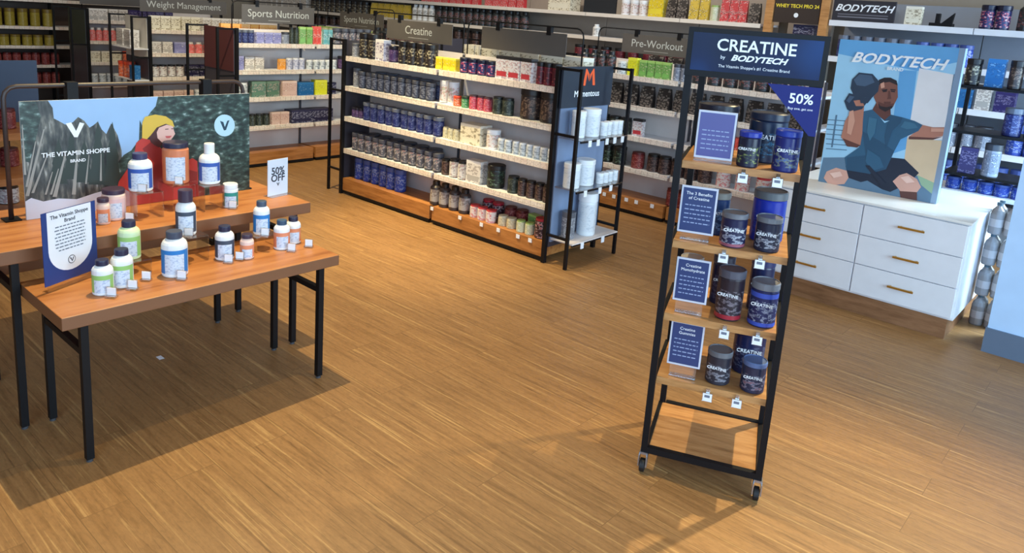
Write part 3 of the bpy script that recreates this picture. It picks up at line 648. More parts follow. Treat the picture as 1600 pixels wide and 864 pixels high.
while x < .3:
    a, b = XW(x)+.004, XW(x+1.2)-.004
    MB().box(a, b, .46, .48, 0, 2.1).build('back_panel', P('cool_grey_back_panel', C(140, 144, 152), .6), gw)
    for z in (1.91, 1.58, 1.24, .90, .56):
        s = MB().box(a, b, .02, .455, z-.03, z).build('shelf', WHITE, gw)
        MB().box(a, b, .004, .019, z-.05, z+.002).build('price_strip', WHITE, s)
    x += 1.2
rw = lambda z, a, b, n, look, h, w, **k: row(FW, 0, z, XW(a), XW(b), n, look, h, w, **k)
T = 'on high shelf of rear wall'; M_ = 'on lower rear wall shelf'
rw(1.83, -12.8, -11.4, 9, 'cream', .2, 'far left ' + T); rw(1.83, -11.3, -9.6, 12, 'darkbottle', .22, 'far left ' + T); rw(1.56, -12.8, -11.2, 9, 'whitebox', .2, 'far left ' + M_); rw(1.56, -11.1, -9.6, 11, 'blackgold', .2, 'far left ' + M_); rw(1.28, -12.8, -9.6, 16, 'darkbrown', .2, 'far left on third rear wall shelf')
rw(1.83, -9.5, -8.4, 8, 'blackgold', .2, T); rw(1.83, -8.35, -7.2, 8, 'redbag', .22, T); rw(1.83, -7.1, -6.4, 5, 'redbag', .22, 'left of the cream boxes ' + T)
rw(1.83, -6.1, -5.55, 1, 'cream', .26, T, r=.17); rw(1.83, -4.95, -4.60, 3, 'whitetub', .17, T); rw(1.83, -4.58, -4.38, 1, 'yellow', .26, T, r=.09)
rw(1.83, -4.36, -4.10, 2, 'blackpouch', .20, T); rw(1.83, -4.08, -3.85, 2, 'yellowbag', .22, T); rw(1.83, -3.84, -3.74, 1, 'lime', .16, T); rw(1.83, -3.72, -3.42, 3, 'redbag', .22, 'right of the yellow pouches ' + T); rw(1.83, -3.41, -3.28, 1, 'blackpouch', .20, 'right of the red pouches ' + T)
rw(1.56, -9.5, -8.6, 6, 'yellowbag', .2, M_); rw(1.56, -8.55, -8.1, 4, 'whitebottle', .22, M_); rw(1.56, -8.05, -6.35, 14, 'darkbottle', .22, M_)
rw(1.56, -5.34, -5.20, 1, 'whitebottle', .14, 'standing alone ' + M_, r=.045)
rw(1.28, -9.4, -7.0, 14, 'darkbrown', .2, 'on third rear wall shelf')
rw(1.28, -5.6, -3.3, 12, 'redblack', .17, 'on rear wall shelf behind the Pre-Workout sign')
rw(1.72, -2.95, -2.72, 1, 'indigobox', .13, 'in wooden niche of rear wall', y=.12, r=.10)
rw(1.58, -2.5, -1.85, 6, 'navytall', .20, 'on rear shelf left above the athlete poster'); rw(1.58, -1.82, -1.36, 4, 'blue', .19, 'on rear shelf right above the athlete poster')
rw(1.24, -1.42, -1.30, 1, 'bluebox', .16, 'on rear shelf beside the athlete poster'); rw(1.24, -1.28, -1.16, 1, 'whitebox', .22, 'on rear shelf beside the athlete poster'); rw(1.24, -1.14, -.98, 1, 'violet', .17, 'on rear shelf beside the athlete poster')
rw(.90, -1.00, -.62, 3, 'blue', .26, 'on middle rear shelf by the blue partition', r=.062); rw(.90, -1.5, -1.1, 3, 'silver', .2, 'on middle rear shelf behind the poster edge')
rw(.56, -1.6, -.4, 9, 'blue', .22, 'on lower rear shelf by the blue partition')
rw(1.91, -1.37, -1.14, 2, 'navyred', .20, 'on top rear shelf above the blue partition', r=.055); rw(1.91, -1.12, -.8, 2, 'darkbottle', .24, 'on top rear shelf above the blue partition')
rw(1.91, -.78, -.3, 4, 'blue', .2, 'on top rear shelf above the blue partition')
rw(1.91, -1.95, -1.80, 1, 'cream', .16, 'on top rear shelf right of the white-lettered black sign', r=.065)
o = MB().box(-.09, .09, -.05, .05, 0, .03).box(-.05, -.02, -.03, .03, .03, .11).prism([(.0, .03), (.08, .03), (.09, .12)], lambda a, b: (a, -.02, b), lambda a, b: (a, .02, b)).build('shaker_bracket', BLACK)
o.location = (-1.65, 7.5, 1.9105); tag(o, 'small black bracket-shaped display on top rear shelf above the athlete poster', 'display')
def flat_sign(x0, x1, z0, z1, y, mat, label, texts, name='sign_box', d=.03, cat='sign'):
    s = empty(name, ((x0+x1)/2, y, z0), 0, label, cat)
    wd = x1-x0
    MB().box(-wd/2, wd/2, 0, d, 0, z1-z0).build('board', mat, s)
    for body, px_, pz, size, mat2, kw in texts: text('lettering', body, s, (px_, -.001, pz), size, mat2, **kw)
    return s
flat_sign(-3.12, -2.68, 1.86, 2.12, 7.41, P('brown_black_sign', C(48, 36, 32)), 'dark sign between wooden pilasters with yellow lettering', [('WHEY TECH PRO 24', 0, .16, .046, P('yellow_ink', C(236, 214, 60)), dict(bold=.001))])
o = MB().lathe([(.0, 0), (.022, 0), (.022, .004)], 16).build('badge', WINK, bpy.data.objects['sign_box']); o.rotation_euler = (PI/2, 0, 0); o.location = (0, -.001, .075)
flat_sign(-2.56, -2.02, 1.912, 2.10, 7.41, P('near_black_sign', C(38, 38, 48)), 'near-black shelf sign with white italic lettering, right of the wooden pilasters', [('BODYTECH', 0, .115, .085, WINK, dict(shear=.35, bold=.0018, sx=1.12))])
MB().box(-.22, .22, -.002, -.0005, .03, .042).box(-.22, .22, -.002, -.0005, .055, .063).build('small_print', P('dim_ink', C(110, 110, 120)), bpy.data.objects['sign_box.001'])
flat_sign(-5.47, -5.02, 1.832, 2.08, 7.45, P('black_shelf_sign', C(30, 34, 40)), 'black shelf sign on rear wall above the plain charcoal sign', [])

# black rack behind the cabinet
rk = empty('display_rack', (-1.30, 6.30, 0), 0, 'black metal rack of blue supplements behind the white cabinet', 'rack')
for (x, y) in ((.10, 0), (1.1, 0), (.10, .38), (1.1, .38)): MB().box(x-.013, x+.013, y-.013, y+.013, 0, 1.50).build('post', BLACK, rk)
for z in (1.49, 1.16, .85): MB().box(.10, 1.1, .0, .38, z-.02, z).build('shelf', BLACK, rk)
s = MB().box(.02, 1.12, .0, .38, .69, .72).build('shelf', WHITE, rk); MB().box(.02, 1.12, -.01, .0, .665, .69).build('shelf_rail', BLACK, s)
FR = frame(-1.30, 6.30, 0); XR = lambda v: v + 1.30
rr_ = lambda z, a, b, n, look, h, w, **k: row(FR, 0, z, XR(a), XR(b), n, look, h, w, **k)
rr_(1.49, -1.20, -1.08, 1, 'blackgold', .19, 'on top of the black rack', r=.05); rr_(1.49, -1.06, -.93, 1, 'bluebox', .20, 'on top of the black rack', r=.055)
rr_(1.49, -.92, -.82, 1, 'brownbag', .20, 'on top of the black rack', r=.045); rr_(1.49, -.80, -.60, 2, 'bluebox', .20, 'at the right on top of the black rack')
rr_(.85, -1.12, -1.0, 1, 'violet', .19, 'on lower shelf of the black rack', r=.055); rr_(.85, -.98, -.86, 1, 'silver', .24, 'on lower shelf of the black rack', r=.055)
rr_(.72, -1.18, -.45, 7, 'blue', .09, 'on bottom shelf of the black rack', r=.05); rr_(1.16, -.9, -.5, 3, 'navytall', .2, 'on middle shelf of the black rack')

# ------------------------------------------------------------------ display tables
def table(x0, x1, y0, y1, h, label, legr=.0135, name='display_table', slab=.05, inset=.035):
    t = empty(name, ((x0+x1)/2, (y0+y1)/2, 0), 0, label, 'table')
    a, b = (x1-x0)/2, (y1-y0)/2
    tb = MB().box(-a, a, -b, b, h-slab, h)
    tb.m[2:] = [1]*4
    tb.build('tabletop', [TABLEW, EDGE_BROWN], t, bevel=.003)
    for sx in (-1, 1):
        for sy in (-1, 1):
            MB().box(sx*(a-inset)-legr, sx*(a-inset)+legr, sy*(b-.08)-legr, sy*(b-.08)+legr, .012, h-slab-.0005).build('leg', BLACK, t)
            MB().lathe([(legr*.9, 0), (legr*.9, .013)], 12, sx*(a-inset), sy*(b-.08)).build('foot', P('grey_foot', C(70, 70, 74)), t)
    for sy in (-1, 1):
        MB().box(-a+inset+legr, a-inset-legr, sy*(b-.08)-.012, sy*(b-.08)+.012, h-slab-.125, h-slab-.10).build('crossbar', BLACK, t)
    return t
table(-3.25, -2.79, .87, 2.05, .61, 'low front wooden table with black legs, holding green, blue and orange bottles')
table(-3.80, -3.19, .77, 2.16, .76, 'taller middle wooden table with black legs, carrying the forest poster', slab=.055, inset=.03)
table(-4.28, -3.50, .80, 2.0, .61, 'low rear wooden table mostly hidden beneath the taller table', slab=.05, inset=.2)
MB().box(-.26, -.235, -.60, .60, .595, .63).build('long_rail', BLACK, bpy.data.objects['display_table.001'])
# things on the hidden low table, seen under the taller one
for k, (y, c, w_) in enumerate(((1.02, (60, 40, 48), 'dark plum'), (1.36, (216, 206, 200), 'pale'), (1.58, (220, 196, 150), 'sand'))):
    o = MB().box(-.06, .06, -.10, .10, 0, .055, 0).box(.0605, .062, -.06, .06, .012, .045, 1).build('flat_carton', [P('carton_%d' % k, C(*c)), CARD]); o.location = (-3.66, y, .6105)
    tag(o, '%s flat carton lying beneath the taller table' % w_, 'box')

# arched poster frame and forest poster
fr_ = empty('poster_frame', (-3.62, 1.495, .7605), 0, 'dark tubular arch standing on the taller table behind the forest poster', 'poster frame')
pts = [(0, -.535, 0), (0, -.535, .52)] + [(0, -.535+.05-.05*math.cos(t), .52+.05*math.sin(t)) for t in (PI/6, PI/3, PI/2)] + [(0, .535-.05+.05*math.sin(t), .52+.05*math.cos(t)) for t in (.01, PI/6, PI/3)] + [(0, .535, .52), (0, .535, 0)]
MB().tube(pts, .010).build('arch_tube', P('bronze_black_metal', C(56, 44, 42), .4), fr_)
for y in (-.535, .535): MB().box(-.035, .035, y-.03, y+.03, 0, .006).build('base_plate', BLACK, fr_)
for y in (-.28, .33): MB().box(-.016, .030, y-.022, y+.022, .50, .585).build('clip', BLACK, fr_)
PW, PH = 1.04, .51    # poster size
poster = empty('forest_poster', (-3.585, 1.525, .7615), 0, 'wide poster of pine forest, snow and woman in yellow beanie and red coat', 'poster')
import numpy as np
def homography(src, dst):
    A = []; b = []
    for (x, y), (u, v) in zip(src, dst):
        A.append([x, y, 1, 0, 0, 0, -u*x, -u*y]); b.append(u); A.append([0, 0, 0, x, y, 1, -v*x, -v*y]); b.append(v)
    h = np.linalg.solve(np.array(A, float), np.array(b, float))
    def f(x, y):
        w_ = h[6]*x + h[7]*y + 1
        return min(max((h[0]*x+h[1]*y+h[2])/w_, 0), 1), min(max((h[3]*x+h[4]*y+h[5])/w_, 0), 1)
    return f
UV = homography([(90.2, 857.9), (1557.2, 655.2), (1555.9, 24.6), (39.0, 78.9)], [(0, 0), (1, 0), (1, 1), (0, 1)])
def art(layers, name, mats, parent, to3, step):
    mb = MB()
    for k, (mi, pts) in enumerate(layers):
        mb.poly([to3(*UVf(p), step*(k+1)) for p in pts], mi)
    return mb.build(name, mats, parent)
forest = P('forest_photo_print', C(50, 62, 60), .4); nt = forest.node_tree; b_ = nt.nodes['Principled BSDF']
n1 = tex(forest, 'ShaderNodeTexNoise', 26, (1, 1.0, 1.9), detail=6)
nt.links.new(ramp(nt, n1.outputs['Fac'], [(.34, C(22, 34, 34)), (.50, C(44, 62, 58)), (.62, C(72, 96, 90)), (.73, C(166, 186, 186))]), b_.inputs['Base Color'])
bare = P('bare_tree_print', C(80, 84, 82), .4); nt = bare.node_tree; b_ = nt.nodes['Principled BSDF']
n1 = tex(bare, 'ShaderNodeTexNoise', 14, (1, 3.2, .8), detail=6)
nt.links.new(ramp(nt, n1.outputs['Fac'], [(.34, C(34, 36, 38)), (.50, C(66, 70, 70)), (.62, C(110, 110, 104)), (.72, C(170, 172, 168))]), b_.inputs['Base Color'])
snow = P('snow_print', C(206, 212, 228), .4); skyp = P('sky_print', C(150, 186, 226), .4)
pm_ = [CARD, skyp, forest, bare, P('pine_print', C(44, 56, 52)), P('trunk_print', C(150, 148, 142)), snow, P('beanie_print', C(214, 178, 66)), P('hair_print', C(72, 34, 34)),
       P('face_print', C(222, 178, 166)), P('coat_print', C(186, 52, 44)), P('coat_shade_print', C(136, 36, 36)), P('pale_blue_ink', C(176, 214, 232)), P('deep_teal_ink', C(30, 62, 84)), WINK, P('lip_print', C(200, 90, 90))]
def circ(cx, cy, r, n=20, ry=None): return [(cx+r*math.cos(2*PI*k/n), cy-(ry or r)*math.sin(2*PI*k/n)) for k in range(n)]
UVf = lambda p: UV(*p)
L = []
L.append((1, [(90, 858), (1557, 655), (1556, 25), (39, 79)]))
L.append((3, [(90, 858), (39, 79), (230, 72), (262, 120), (270, 190), (300, 205), (345, 230), (395, 215), (430, 180), (470, 205), (505, 250), (530, 235), (560, 210), (585, 262), (615, 292), (648, 222), (690, 300), (716, 400), (720, 640), (700, 774)]))
L.append((2, [(39, 79), (150, 75), (185, 180), (150, 330), (110, 480), (70, 470), (45, 300)]))
L.append((2, [(716, 640), (690, 480), (730, 430), (780, 400), (830, 330), (835, 200), (850, 235), (905, 150), (940, 110), (955, 46), (1556, 25), (1557, 655), (716, 771)]))
for (x, y0, hh_, ww) in ((385, 260, 330, 55), (560, 205, 420, 62), (655, 210, 420, 60), (300, 320, 300, 60), (470, 330, 280, 60)):
    L.append((4, [(x-ww, y0+hh_), (x-ww*.6, y0+hh_*.6), (x-ww*.7, y0+hh_*.55), (x-ww*.3, y0+hh_*.3), (x-ww*.38, y0+hh_*.26), (x, y0), (x+ww*.38, y0+hh_*.26), (x+ww*.3, y0+hh_*.3), (x+ww*.7, y0+hh_*.55), (x+ww*.6, y0+hh_*.6), (x+ww, y0+hh_)]))
for (a, b2, c_, d_, w2) in ((205, 260, 95, 700, 12), (150, 340, 90, 640, 8), (345, 430, 275, 705, 14), (230, 420, 130, 680, 9), (425, 400, 400, 690, 13), (300, 520, 250, 690, 8), (580, 420, 578, 600, 7), (500, 430, 480, 620, 6), (260, 540, 215, 690, 7), (60, 230, 80, 560, 8)):
    L.append((5, [(c_-w2, d_), (c_+w2, d_), (a+w2*.4, b2), (a-w2*.4, b2)]))
L.append((6, [(90, 858), (80, 735), (120, 712), (200, 735), (300, 715), (420, 720), (540, 680), (640, 652), (740, 648), (770, 764)]))
L.append((10, [(660, 779), (695, 605), (750, 525), (795, 440), (810, 350), (850, 318), (905, 330), (985, 395), (1120, 480), (1180, 450), (1212, 470), (1222, 700), (1100, 718)]))
L.append((11, [(905, 345), (985, 395), (1010, 560), (960, 680), (905, 600), (930, 480), (850, 390)]))
L.append((11, [(1130, 520), (1212, 540), (1210, 620), (1130, 610)]))
L.append((8, [(905, 345), (890, 300), (930, 245), (1000, 222), (1020, 260), (985, 350), (960, 380), (930, 365)]))
L.append((9, [(960, 250), (1010, 230), (1052, 240), (1058, 270), (1066, 290), (1052, 312), (1030, 340), (985, 352), (950, 318), (945, 280)]))
L.append((7, [(848, 318), (850, 215), (868, 178), (935, 163), (1005, 175), (1048, 205), (1062, 246), (1005, 224), (945, 248), (905, 300), (880, 325)]))
L.append((15, [(1000, 305), (1045, 302), (1030, 318), (1008, 318)]))
L.append((8, [(1000, 258), (1022, 256), (1022, 261), (1000, 263)])); L.append((8, [(1040, 254), (1054, 254), (1054, 259), (1040, 259)]))
L.append((12, circ(1390, 235, 68, 28, 72)))
L.append((13, [(1360, 205), (1382, 212), (1392, 245), (1408, 205), (1422, 200), (1400, 265), (1386, 268)]))
L.append((14, [(345, 222), (382, 214), (414, 272), (438, 214), (468, 222), (424, 312), (402, 312)]))
to3 = lambda u, v, k: (.0025+.00002*k*8, -PW/2+u*PW, v*PH)
MB().box(-.0025, .0025, -PW/2, PW/2, 0, PH).build('poster_board', CARD, poster)
art(L, 'poster_print', pm_, poster, to3, 1)
text('lettering', 'THE VITAMIN SHOPPE', poster, (.009, -.312, .275), .0275, WINK, rot=(PI/2, 0, PI/2), bold=.0006, sx=1.02)
text('lettering', 'BRAND', poster, (.009, -.308, .24), .019, WINK, rot=(PI/2, 0, PI/2), bold=.0004)

# ------------------------------------------------------------------ bottles on the tables
BW = P('bottle_white', C(236, 238, 240), .35); CAPN = P('navy_cap', C(38, 38, 66), .4)
LBL = printed('label_small_print', C(214, 224, 238), [C(176, 190, 212), C(150, 168, 200)], 2.2)
def bottle(x, y, z, r, h, band, cap, label, face=.68, bodym=None, shape='round', capf=.16, squeeze=1, capr=.62, ledge=.16):
    t = empty('supplement_bottle', (x, y, z+.0005), face, label, 'bottle', 'bottles on the display tables')
    bodym = bodym or BW
    hc = h*(1-capf)
    if shape == 'jar':
        MB().lathe([(r*.93, 0), (r, h*.03), (r, hc*.95), (r*.9, hc)], 28).build('body', bodym, t)
        capr = .96
    else:
        MB().lathe([(r*.92, 0), (r, h*.025), (r, hc*.80), (r*.97, hc*.86), (r*.88, hc*.92), (r*.74, hc*.965), (r*.58, hc)], 28).build('body', bodym, t)
    cr = r*capr
    MB().lathe([(cr*.97, hc+.0005), (cr, hc+.003), (cr, h-.004), (cr*.94, h)], 28).build('cap', cap, t)
    lt = hc*(.80 if shape != 'jar' else .93)
    mats = [band, LBL, CARD]
    def reg(a): return 1 if -.35 < a < 1.25 else 0
    MB().lathe([(r*1.006, hc*.10), (r*1.006, lt-.028), (r*1.006, lt-.010)], 40, cap=False, mats=[reg, 0], a0=-1.75, a1=1.75).build('label', mats, t)
    return t
GREEN = P('green_band', C(150, 196, 110)); BLUE = P('blue_band', C(36, 124, 196)); DKB = P('slate_band', C(62, 74, 92)); ORG = P('orange_band', C(226, 140, 100)); TEAL = P('teal_band', C(40, 140, 130)); ROYAL = P('royal_band', C(52, 92, 176))
PINK = P('blush_body', C(240, 206, 192), .4); DKCAP = P('plum_cap', C(62, 46, 66), .4); TERRA = P('terracotta_body', C(214, 128, 88), .35)
bottle(-2.95, 1.07, .61, .038, .135, GREEN, CAPN, 'green and white bottle nearest the left end of the low front table')
bottle(-2.985, 1.155, .61, .041, .152, GREEN, CAPN, 'green and white bottle standing second from left on the low front table')
bottle(-2.985, 1.365, .61, .051, .189, BLUE, P('slate_cap', C(66, 72, 90), .4), 'big white bottle with bright blue label at the middle of the low table')
bottle(-3.05, 1.62, .61, .041, .152, DKB, CAPN, 'white bottle with slate grey label beside the small blush bottle')
bottle(-3.00, 1.70, .61, .030, .112, ORG, DKCAP, 'smallest blush and orange bottle beside the slate-labelled one', bodym=PINK, capr=.8)
bottle(-3.03, 1.895, .61, .037, .139, ORG, P('petrol_cap', C(52, 78, 104), .4), 'front one of the two white bottles with orange labels, low table right end')
bottle(-3.075, 1.985, .61, .036, .129, ORG, CAPN, 'rear one of the two white bottles with orange labels, low table right end')
bottle(-3.365, 1.235, .76, .026, .115, ORG, DKCAP, 'narrow blush bottle behind the text sign', bodym=PINK, capr=.9)
bottle(-3.42, 1.300, .76, .048, .137, P('blush_label', C(226, 190, 190)), DKCAP, 'wide blush jar with dark lid behind the text sign', bodym=PINK, shape='jar')
bottle(-3.33, 1.80, .76, .036, .115, TEAL, BW, 'small white jar with teal label near the right of the taller table', shape='jar', capf=.2)
def riser(x, y, z, wx, wy, h, label, rz=0):
    o = MB().box(-wx/2, wx/2, -wy/2, wy/2, h-.004, h).box(-wx/2, wx/2, -wy/2, -wy/2+.004, 0, h-.004).box(-wx/2, wx/2, wy/2-.004, wy/2, 0, h-.004).build('acrylic_riser', ACR)
    o.location = (x, y, z+.0006); o.rotation_euler = (0, 0, rz); return tag(o, label, 'riser', 'clear acrylic risers')
riser(-3.40, 1.42, .76, .14, .12, .118, 'clear acrylic riser under the blue and white bottle before the poster')
riser(-3.46, 1.60, .76, .15, .11, .118, 'clear acrylic riser under the tall terracotta jar')
riser(-3.38, 1.71, .76, .14, .10, .118, 'clear acrylic riser under the white-capped royal blue bottle')
bottle(-3.40, 1.41, .88, .050, .169, ROYAL, P('indigo_cap', C(60, 58, 96), .4), 'blue and white bottle on clear riser before the red coat')
bottle(-3.465, 1.60, .88, .058, .193, TERRA, CAPN, 'tall terracotta jar with navy lid raised before the womans face', bodym=TERRA, shape='jar', capf=.13)
bottle(-3.375, 1.72, .88, .047, .191, ROYAL, BW, 'white bottle with tall white cap raised on riser, right of terracotta jar', capf=.26, capr=.5)
riser(-3.125, 1.245, .61, .12, .12, .058, 'low clear riser under the rear green bottle')
riser(-3.13, 1.50, .61, .11, .12, .113, 'clear riser under the bottle with the tall plum cap')
riser(-3.10, 1.83, .61, .12, .12, .068, 'clear riser under the blue bottle at right end of low table')
bottle(-3.128, 1.243, .67, .043, .159, GREEN, CAPN, 'pale green bottle raised on low clear riser at the back of the low table', bodym=P('pale_green_body', C(206, 226, 180), .35))
bottle(-3.142, 1.49, .725, .042, .20, DKB, DKCAP, 'slate-labelled white bottle with very tall plum cap at the table middle', capf=.27, capr=.72)
bottle(-3.09, 1.825, .68, .037, .158, BLUE, P('steel_cap', C(70, 84, 104), .4), 'bright blue bottle raised on riser near right end of low table')
def tag_holder(x, y, z, label, face=.68):
    t = empty('price_holder', (x, y, z+.0006), face, label, 'price tag', 'small price holders on the display tables')
    MB().box(-.02, .02, -.014, .012, 0, .008).box(-.019, .019, .002, .006, .008, .040).build('clear_block', clear('milky_acrylic', (.9, .92, .95, 1), .35), t)
    MB().box(-.017, .017, -.001, .0015, .009, .038).build('price_card', CARD, t)
for x, y, z, w_ in ((-2.885, 1.075, .61, 'the leftmost green bottle'), (-2.915, 1.165, .61, 'the second green bottle'), (-2.98, 1.245, .61, 'and beside the green bottles, facing the blue bottle'), (-2.905, 1.355, .61, 'the big blue-labelled bottle'),
                    (-2.98, 1.60, .61, 'the slate-labelled bottle'), (-2.985, 1.655, .61, 'and between slate-labelled and blush bottles'), (-2.955, 1.90, .61, 'the front orange-labelled bottle'), (-2.965, 2.0, .61, 'the rear orange-labelled bottle, at table end'),
                    (-3.34, 1.39, .88, 'the raised blue and white bottle'), (-3.395, 1.58, .88, 'the terracotta jar'), (-3.335, 1.33, .76, 'the wide blush jar'), (-3.28, 1.785, .76, 'the teal-labelled jar'),
                    (-3.088, 1.475, .725, 'the plum-capped bottle'), (-3.035, 1.81, .68, 'the raised bright blue bottle')):
    tag_holder(x, y, z, 'small clear price holder in front of ' + w_)

# navy text sign on the front table
ts = empty('counter_sign', (-3.105, 1.015, .6105), .42, 'navy and white arched text sign with brand roundel on the low front table', 'sign')
MB().box(-.0015, .0015, -(.122), (.122), .028, .315).build('sign_board', NAVY, ts)
MB().prism([(-.10, .313), (-.10, .16)] + [(-.10*math.cos(t), .16-.095*math.sin(t)) for t in [PI*k/16 for k in range(1, 16)]] + [(.10, .16), (.10, .313)],
           lambda a, b: (.0016, a, b), lambda a, b: (.0024, a, b)).build('white_panel', CARD, ts)
RY = (PI/2, 0, PI/2)
text('lettering', 'The Vitamin Shoppe', ts, (.0026, 0, .290), .021, INK, rot=RY, bold=.0003); text('lettering', 'Brand', ts, (.0026, 0, .268), .021, INK, rot=RY, bold=.0003)
mb = MB()
for k in range(8):
    wd_ = (.066, .07, .064, .07, .066, .07, .068, .056)[k]; z = .246-.0135*k; y = -wd_
    while y < wd_:
        l_ = random.uniform(.008, .02); mb.box(.0026, .0029, y, min(y+l_, wd_), z, z+.0045); y += l_+.004
mb.build('small_print', P('grey_print', C(110, 118, 134)), ts)
ro = MB().lathe([(.017, 0), (.017, .0008)], 20).lathe([(.0145, .0009), (.0145, .0010)], 20, mats=[1]).build('roundel', [INK, CARD], ts)
ro.rotation_euler = (0, PI/2, 0); ro.location = (.0026, 0, .106)
MB().prism([(-.010, .114), (-.004, .114), (0, .102), (.006, .114), (.010, .114), (.001, .096)], lambda a, b: (.0038, a, b), lambda a, b: (.0042, a, b)).build('emblem', INK, ts)
MB().box(-.03, -.0016, -(.11), (.11), -.0, .003).box(-.0016, .0014, -(.11), (.11), .003, .0279).build('sign_foot', ACR, ts)
# 50% off sign
os_ = empty('counter_sign', (-3.40, 2.10, .7605), .30-.12, 'small white 50 percent off sign at the right end of the taller table', 'sign')
MB().box(-.002, .002, -.066, .066, .004, .192).build('sign_board', P('pale_blue_card', C(216, 226, 240)), os_)
MB().box(-.03, .035, -.07, .07, 0, .004).build('sign_foot', ACR, os_)
text('lettering', '50%', os_, (.0024, 0, .130), .052, INK, rot=RY, bold=.001); text('lettering', 'OFF', os_, (.0024, 0, .092), .052, INK, rot=RY, bold=.001)
MB().prism([(-.009, .068), (-.003, .068), (0, .058), (.005, .068), (.010, .068), (.001, .050)], lambda a, b: (.0021, a, b), lambda a, b: (.0026, a, b)).build('emblem', INK, os_)

# small label left on the floor under the tables
o = MB().box(-.02, .02, -.012, .012, 0, .001).build('floor_label', CARD); o.location = (-3.484, 1.510, .0005); tag(o, 'tiny white label lying on the floor under the tables', 'label')

# ------------------------------------------------------------------ things at the left edge behind the tables
dt = empty('stepped_display', (-5.6, 1.30, 0), 0, 'wooden stepped display with black frame at far left behind the tables', 'display stand')
for x0, x1, z in ((-.1, .45, .30), (-.25, .30, .55), (-.4, .12, .80)):
    s = MB().box(x0, x1, -.75, .30, z-.045, z).build('step_shelf', TABLEW, dt)
for x in (-.38, .43):
    for y in (-.73, .29): MB().box(x-.015, x+.015, y-.015, y+.015, 0, .80 if x < 0 else .255).build('leg', BLACK, dt)
for y in (-.73, .29):
    MB().bar((-.38, y, .24), (.43, y, .24), .02, .02).build('side_rail', BLACK, dt)
    MB().bar((.28, y, .30), (.28, y, .505)).build('upright', BLACK, dt)
    MB().bar((.10, y, .55), (.10, y, .755)).build('upright', BLACK, dt)
FS = frame(-5.6, 1.30, PI/2)
row(FS, PI/2, .55, -.2, .28, 4, 'maroon', .12, 'on middle step of the far-left display', y=-.2); row(FS, PI/2, .30, -.2, .28, 3, 'blackwhite', .12, 'on lowest step of the far-left display', y=-.36)
row(FS, PI/2, .80, -.05, .28, 3, 'maroon', .13, 'on top step of the far-left display', y=-.02)
sb = MB().box(-.012, .012, -.55, .28, 0, .42).build('board_panel', P('dusk_blue_board', C(52, 70, 96), .5))
sb.location = (-5.92, 1.50, .8005); tag(sb, 'plain dark blue board standing on the far-left wooden display', 'sign')

# ------------------------------------------------------------------ creatine cart
CA = math.radians(22.448)
ct = empty('rolling_display_cart', (-1.3384, 2.498, 0), CA, 'tall narrow black rolling rack with wooden shelves and blue CREATINE header', 'display rack')
W, DP = .4426, .41
for (x, y) in ((0, 0), (W, 0), (.015, DP), (W-.0, DP)):
    MB().box(x-.0125, x+.0125, y-.0125, y+.0125, .085, 1.77 if y < .1 else 1.60).build('post', BLACK, ct)
for z in (.095,):
    MB().box(.0125, W-.0125, -.012, .012, z-.012, z+.014).build('bottom_rail', BLACK, ct)
    MB().box(.03, W-.0125, DP-.012, DP+.012, z-.012, z+.014).build('bottom_rail', BLACK, ct)
    MB().box(-.0, .016, .0125, DP-.0125, z-.012, z+.014).build('side_rail', BLACK, ct)
    MB().box(W-.012, W+.012, .0125, DP-.0125, z-.012, z+.014).build('side_rail', BLACK, ct)
MB().box(.0125, W-.013, .013, DP-.013, .088, .104).build('bottom_shelf', WSHELF, ct)
CSH = [1.285, .975, .68, .412]
for z in CSH:
    MB().box(.014, W-.014, .006, DP-.014, z-.028, z).build('shelf', WSHELF, ct)
    MB().box(-.004, .012, .0126, DP-.0126, z-.02, z-.006).build('shelf_bracket', BLACK, ct)
    MB().box(W-.012, W+.004, .0126, DP-.0126, z-.02, z-.006).build('shelf_bracket', BLACK, ct)
for (x, y) in ((0, 0), (W, 0), (.015, DP), (W, DP)):
    c = MB().box(x-.016, x+.016, y-.016, y+.016, .075, .0845).box(x-.018, x-.013, y-.028, y+.012, .028, .075).box(x+.013, x+.018, y-.028, y+.012, .028, .075).build('caster', STEEL, ct)
    wmb = MB().lathe([(.020, -.011), (.027, -.009), (.027, .009), (.020, .011)], 20).build('wheel', P('black_rubber', C(22, 20, 22), .6), c)
    wmb.rotation_euler = (0, PI/2, 0); wmb.location = (x, y-.010, .0275)
hd = empty('header', (0, 0, 0)); hd.parent = ct
hdb = MB().box(-.0126-.002, W+.014, -.022, .03, 1.60, 1.772, 0).box(.004, W-.004, -.0235, -.022, 1.622, 1.755, 1).build('header_sign', [BLACK, None or P('deep_blue_header', C(24, 62, 128), .25)], ct)
bpy.data.objects.remove(hd)
nt = MATS['deep_blue_header'].node_tree; nt.nodes['Principled BSDF'].inputs['Specular IOR Level'].default_value = .15
n1 = tex(MATS['deep_blue_header'], 'ShaderNodeTexNoise', 3.0, (1, 1, 1), detail=1)
nt.links.new(ramp(nt, n1.outputs['Fac'], [(.35, C(2, 8, 34)), (.54, C(4, 22, 66)), (.74, C(20, 62, 122))]), nt.nodes['Principled BSDF'].inputs['Base Color'])
text('lettering', 'CREATINE', hdb, (W/2, -.0238, 1.715), .058, WINK, bold=.0008)
text('lettering', 'by', hdb, (W/2-.108, -.0238, 1.674), .018, WINK)
text('lettering', 'BODYTECH', hdb, (W/2+.012, -.0238, 1.674), .028, WINK, shear=.35, bold=.0010, sx=1.25)
text('lettering', "The Vitamin Shoppe's #1 Creatine Brand", hdb, (W/2, -.0238, 1.643), .0145, WINK)
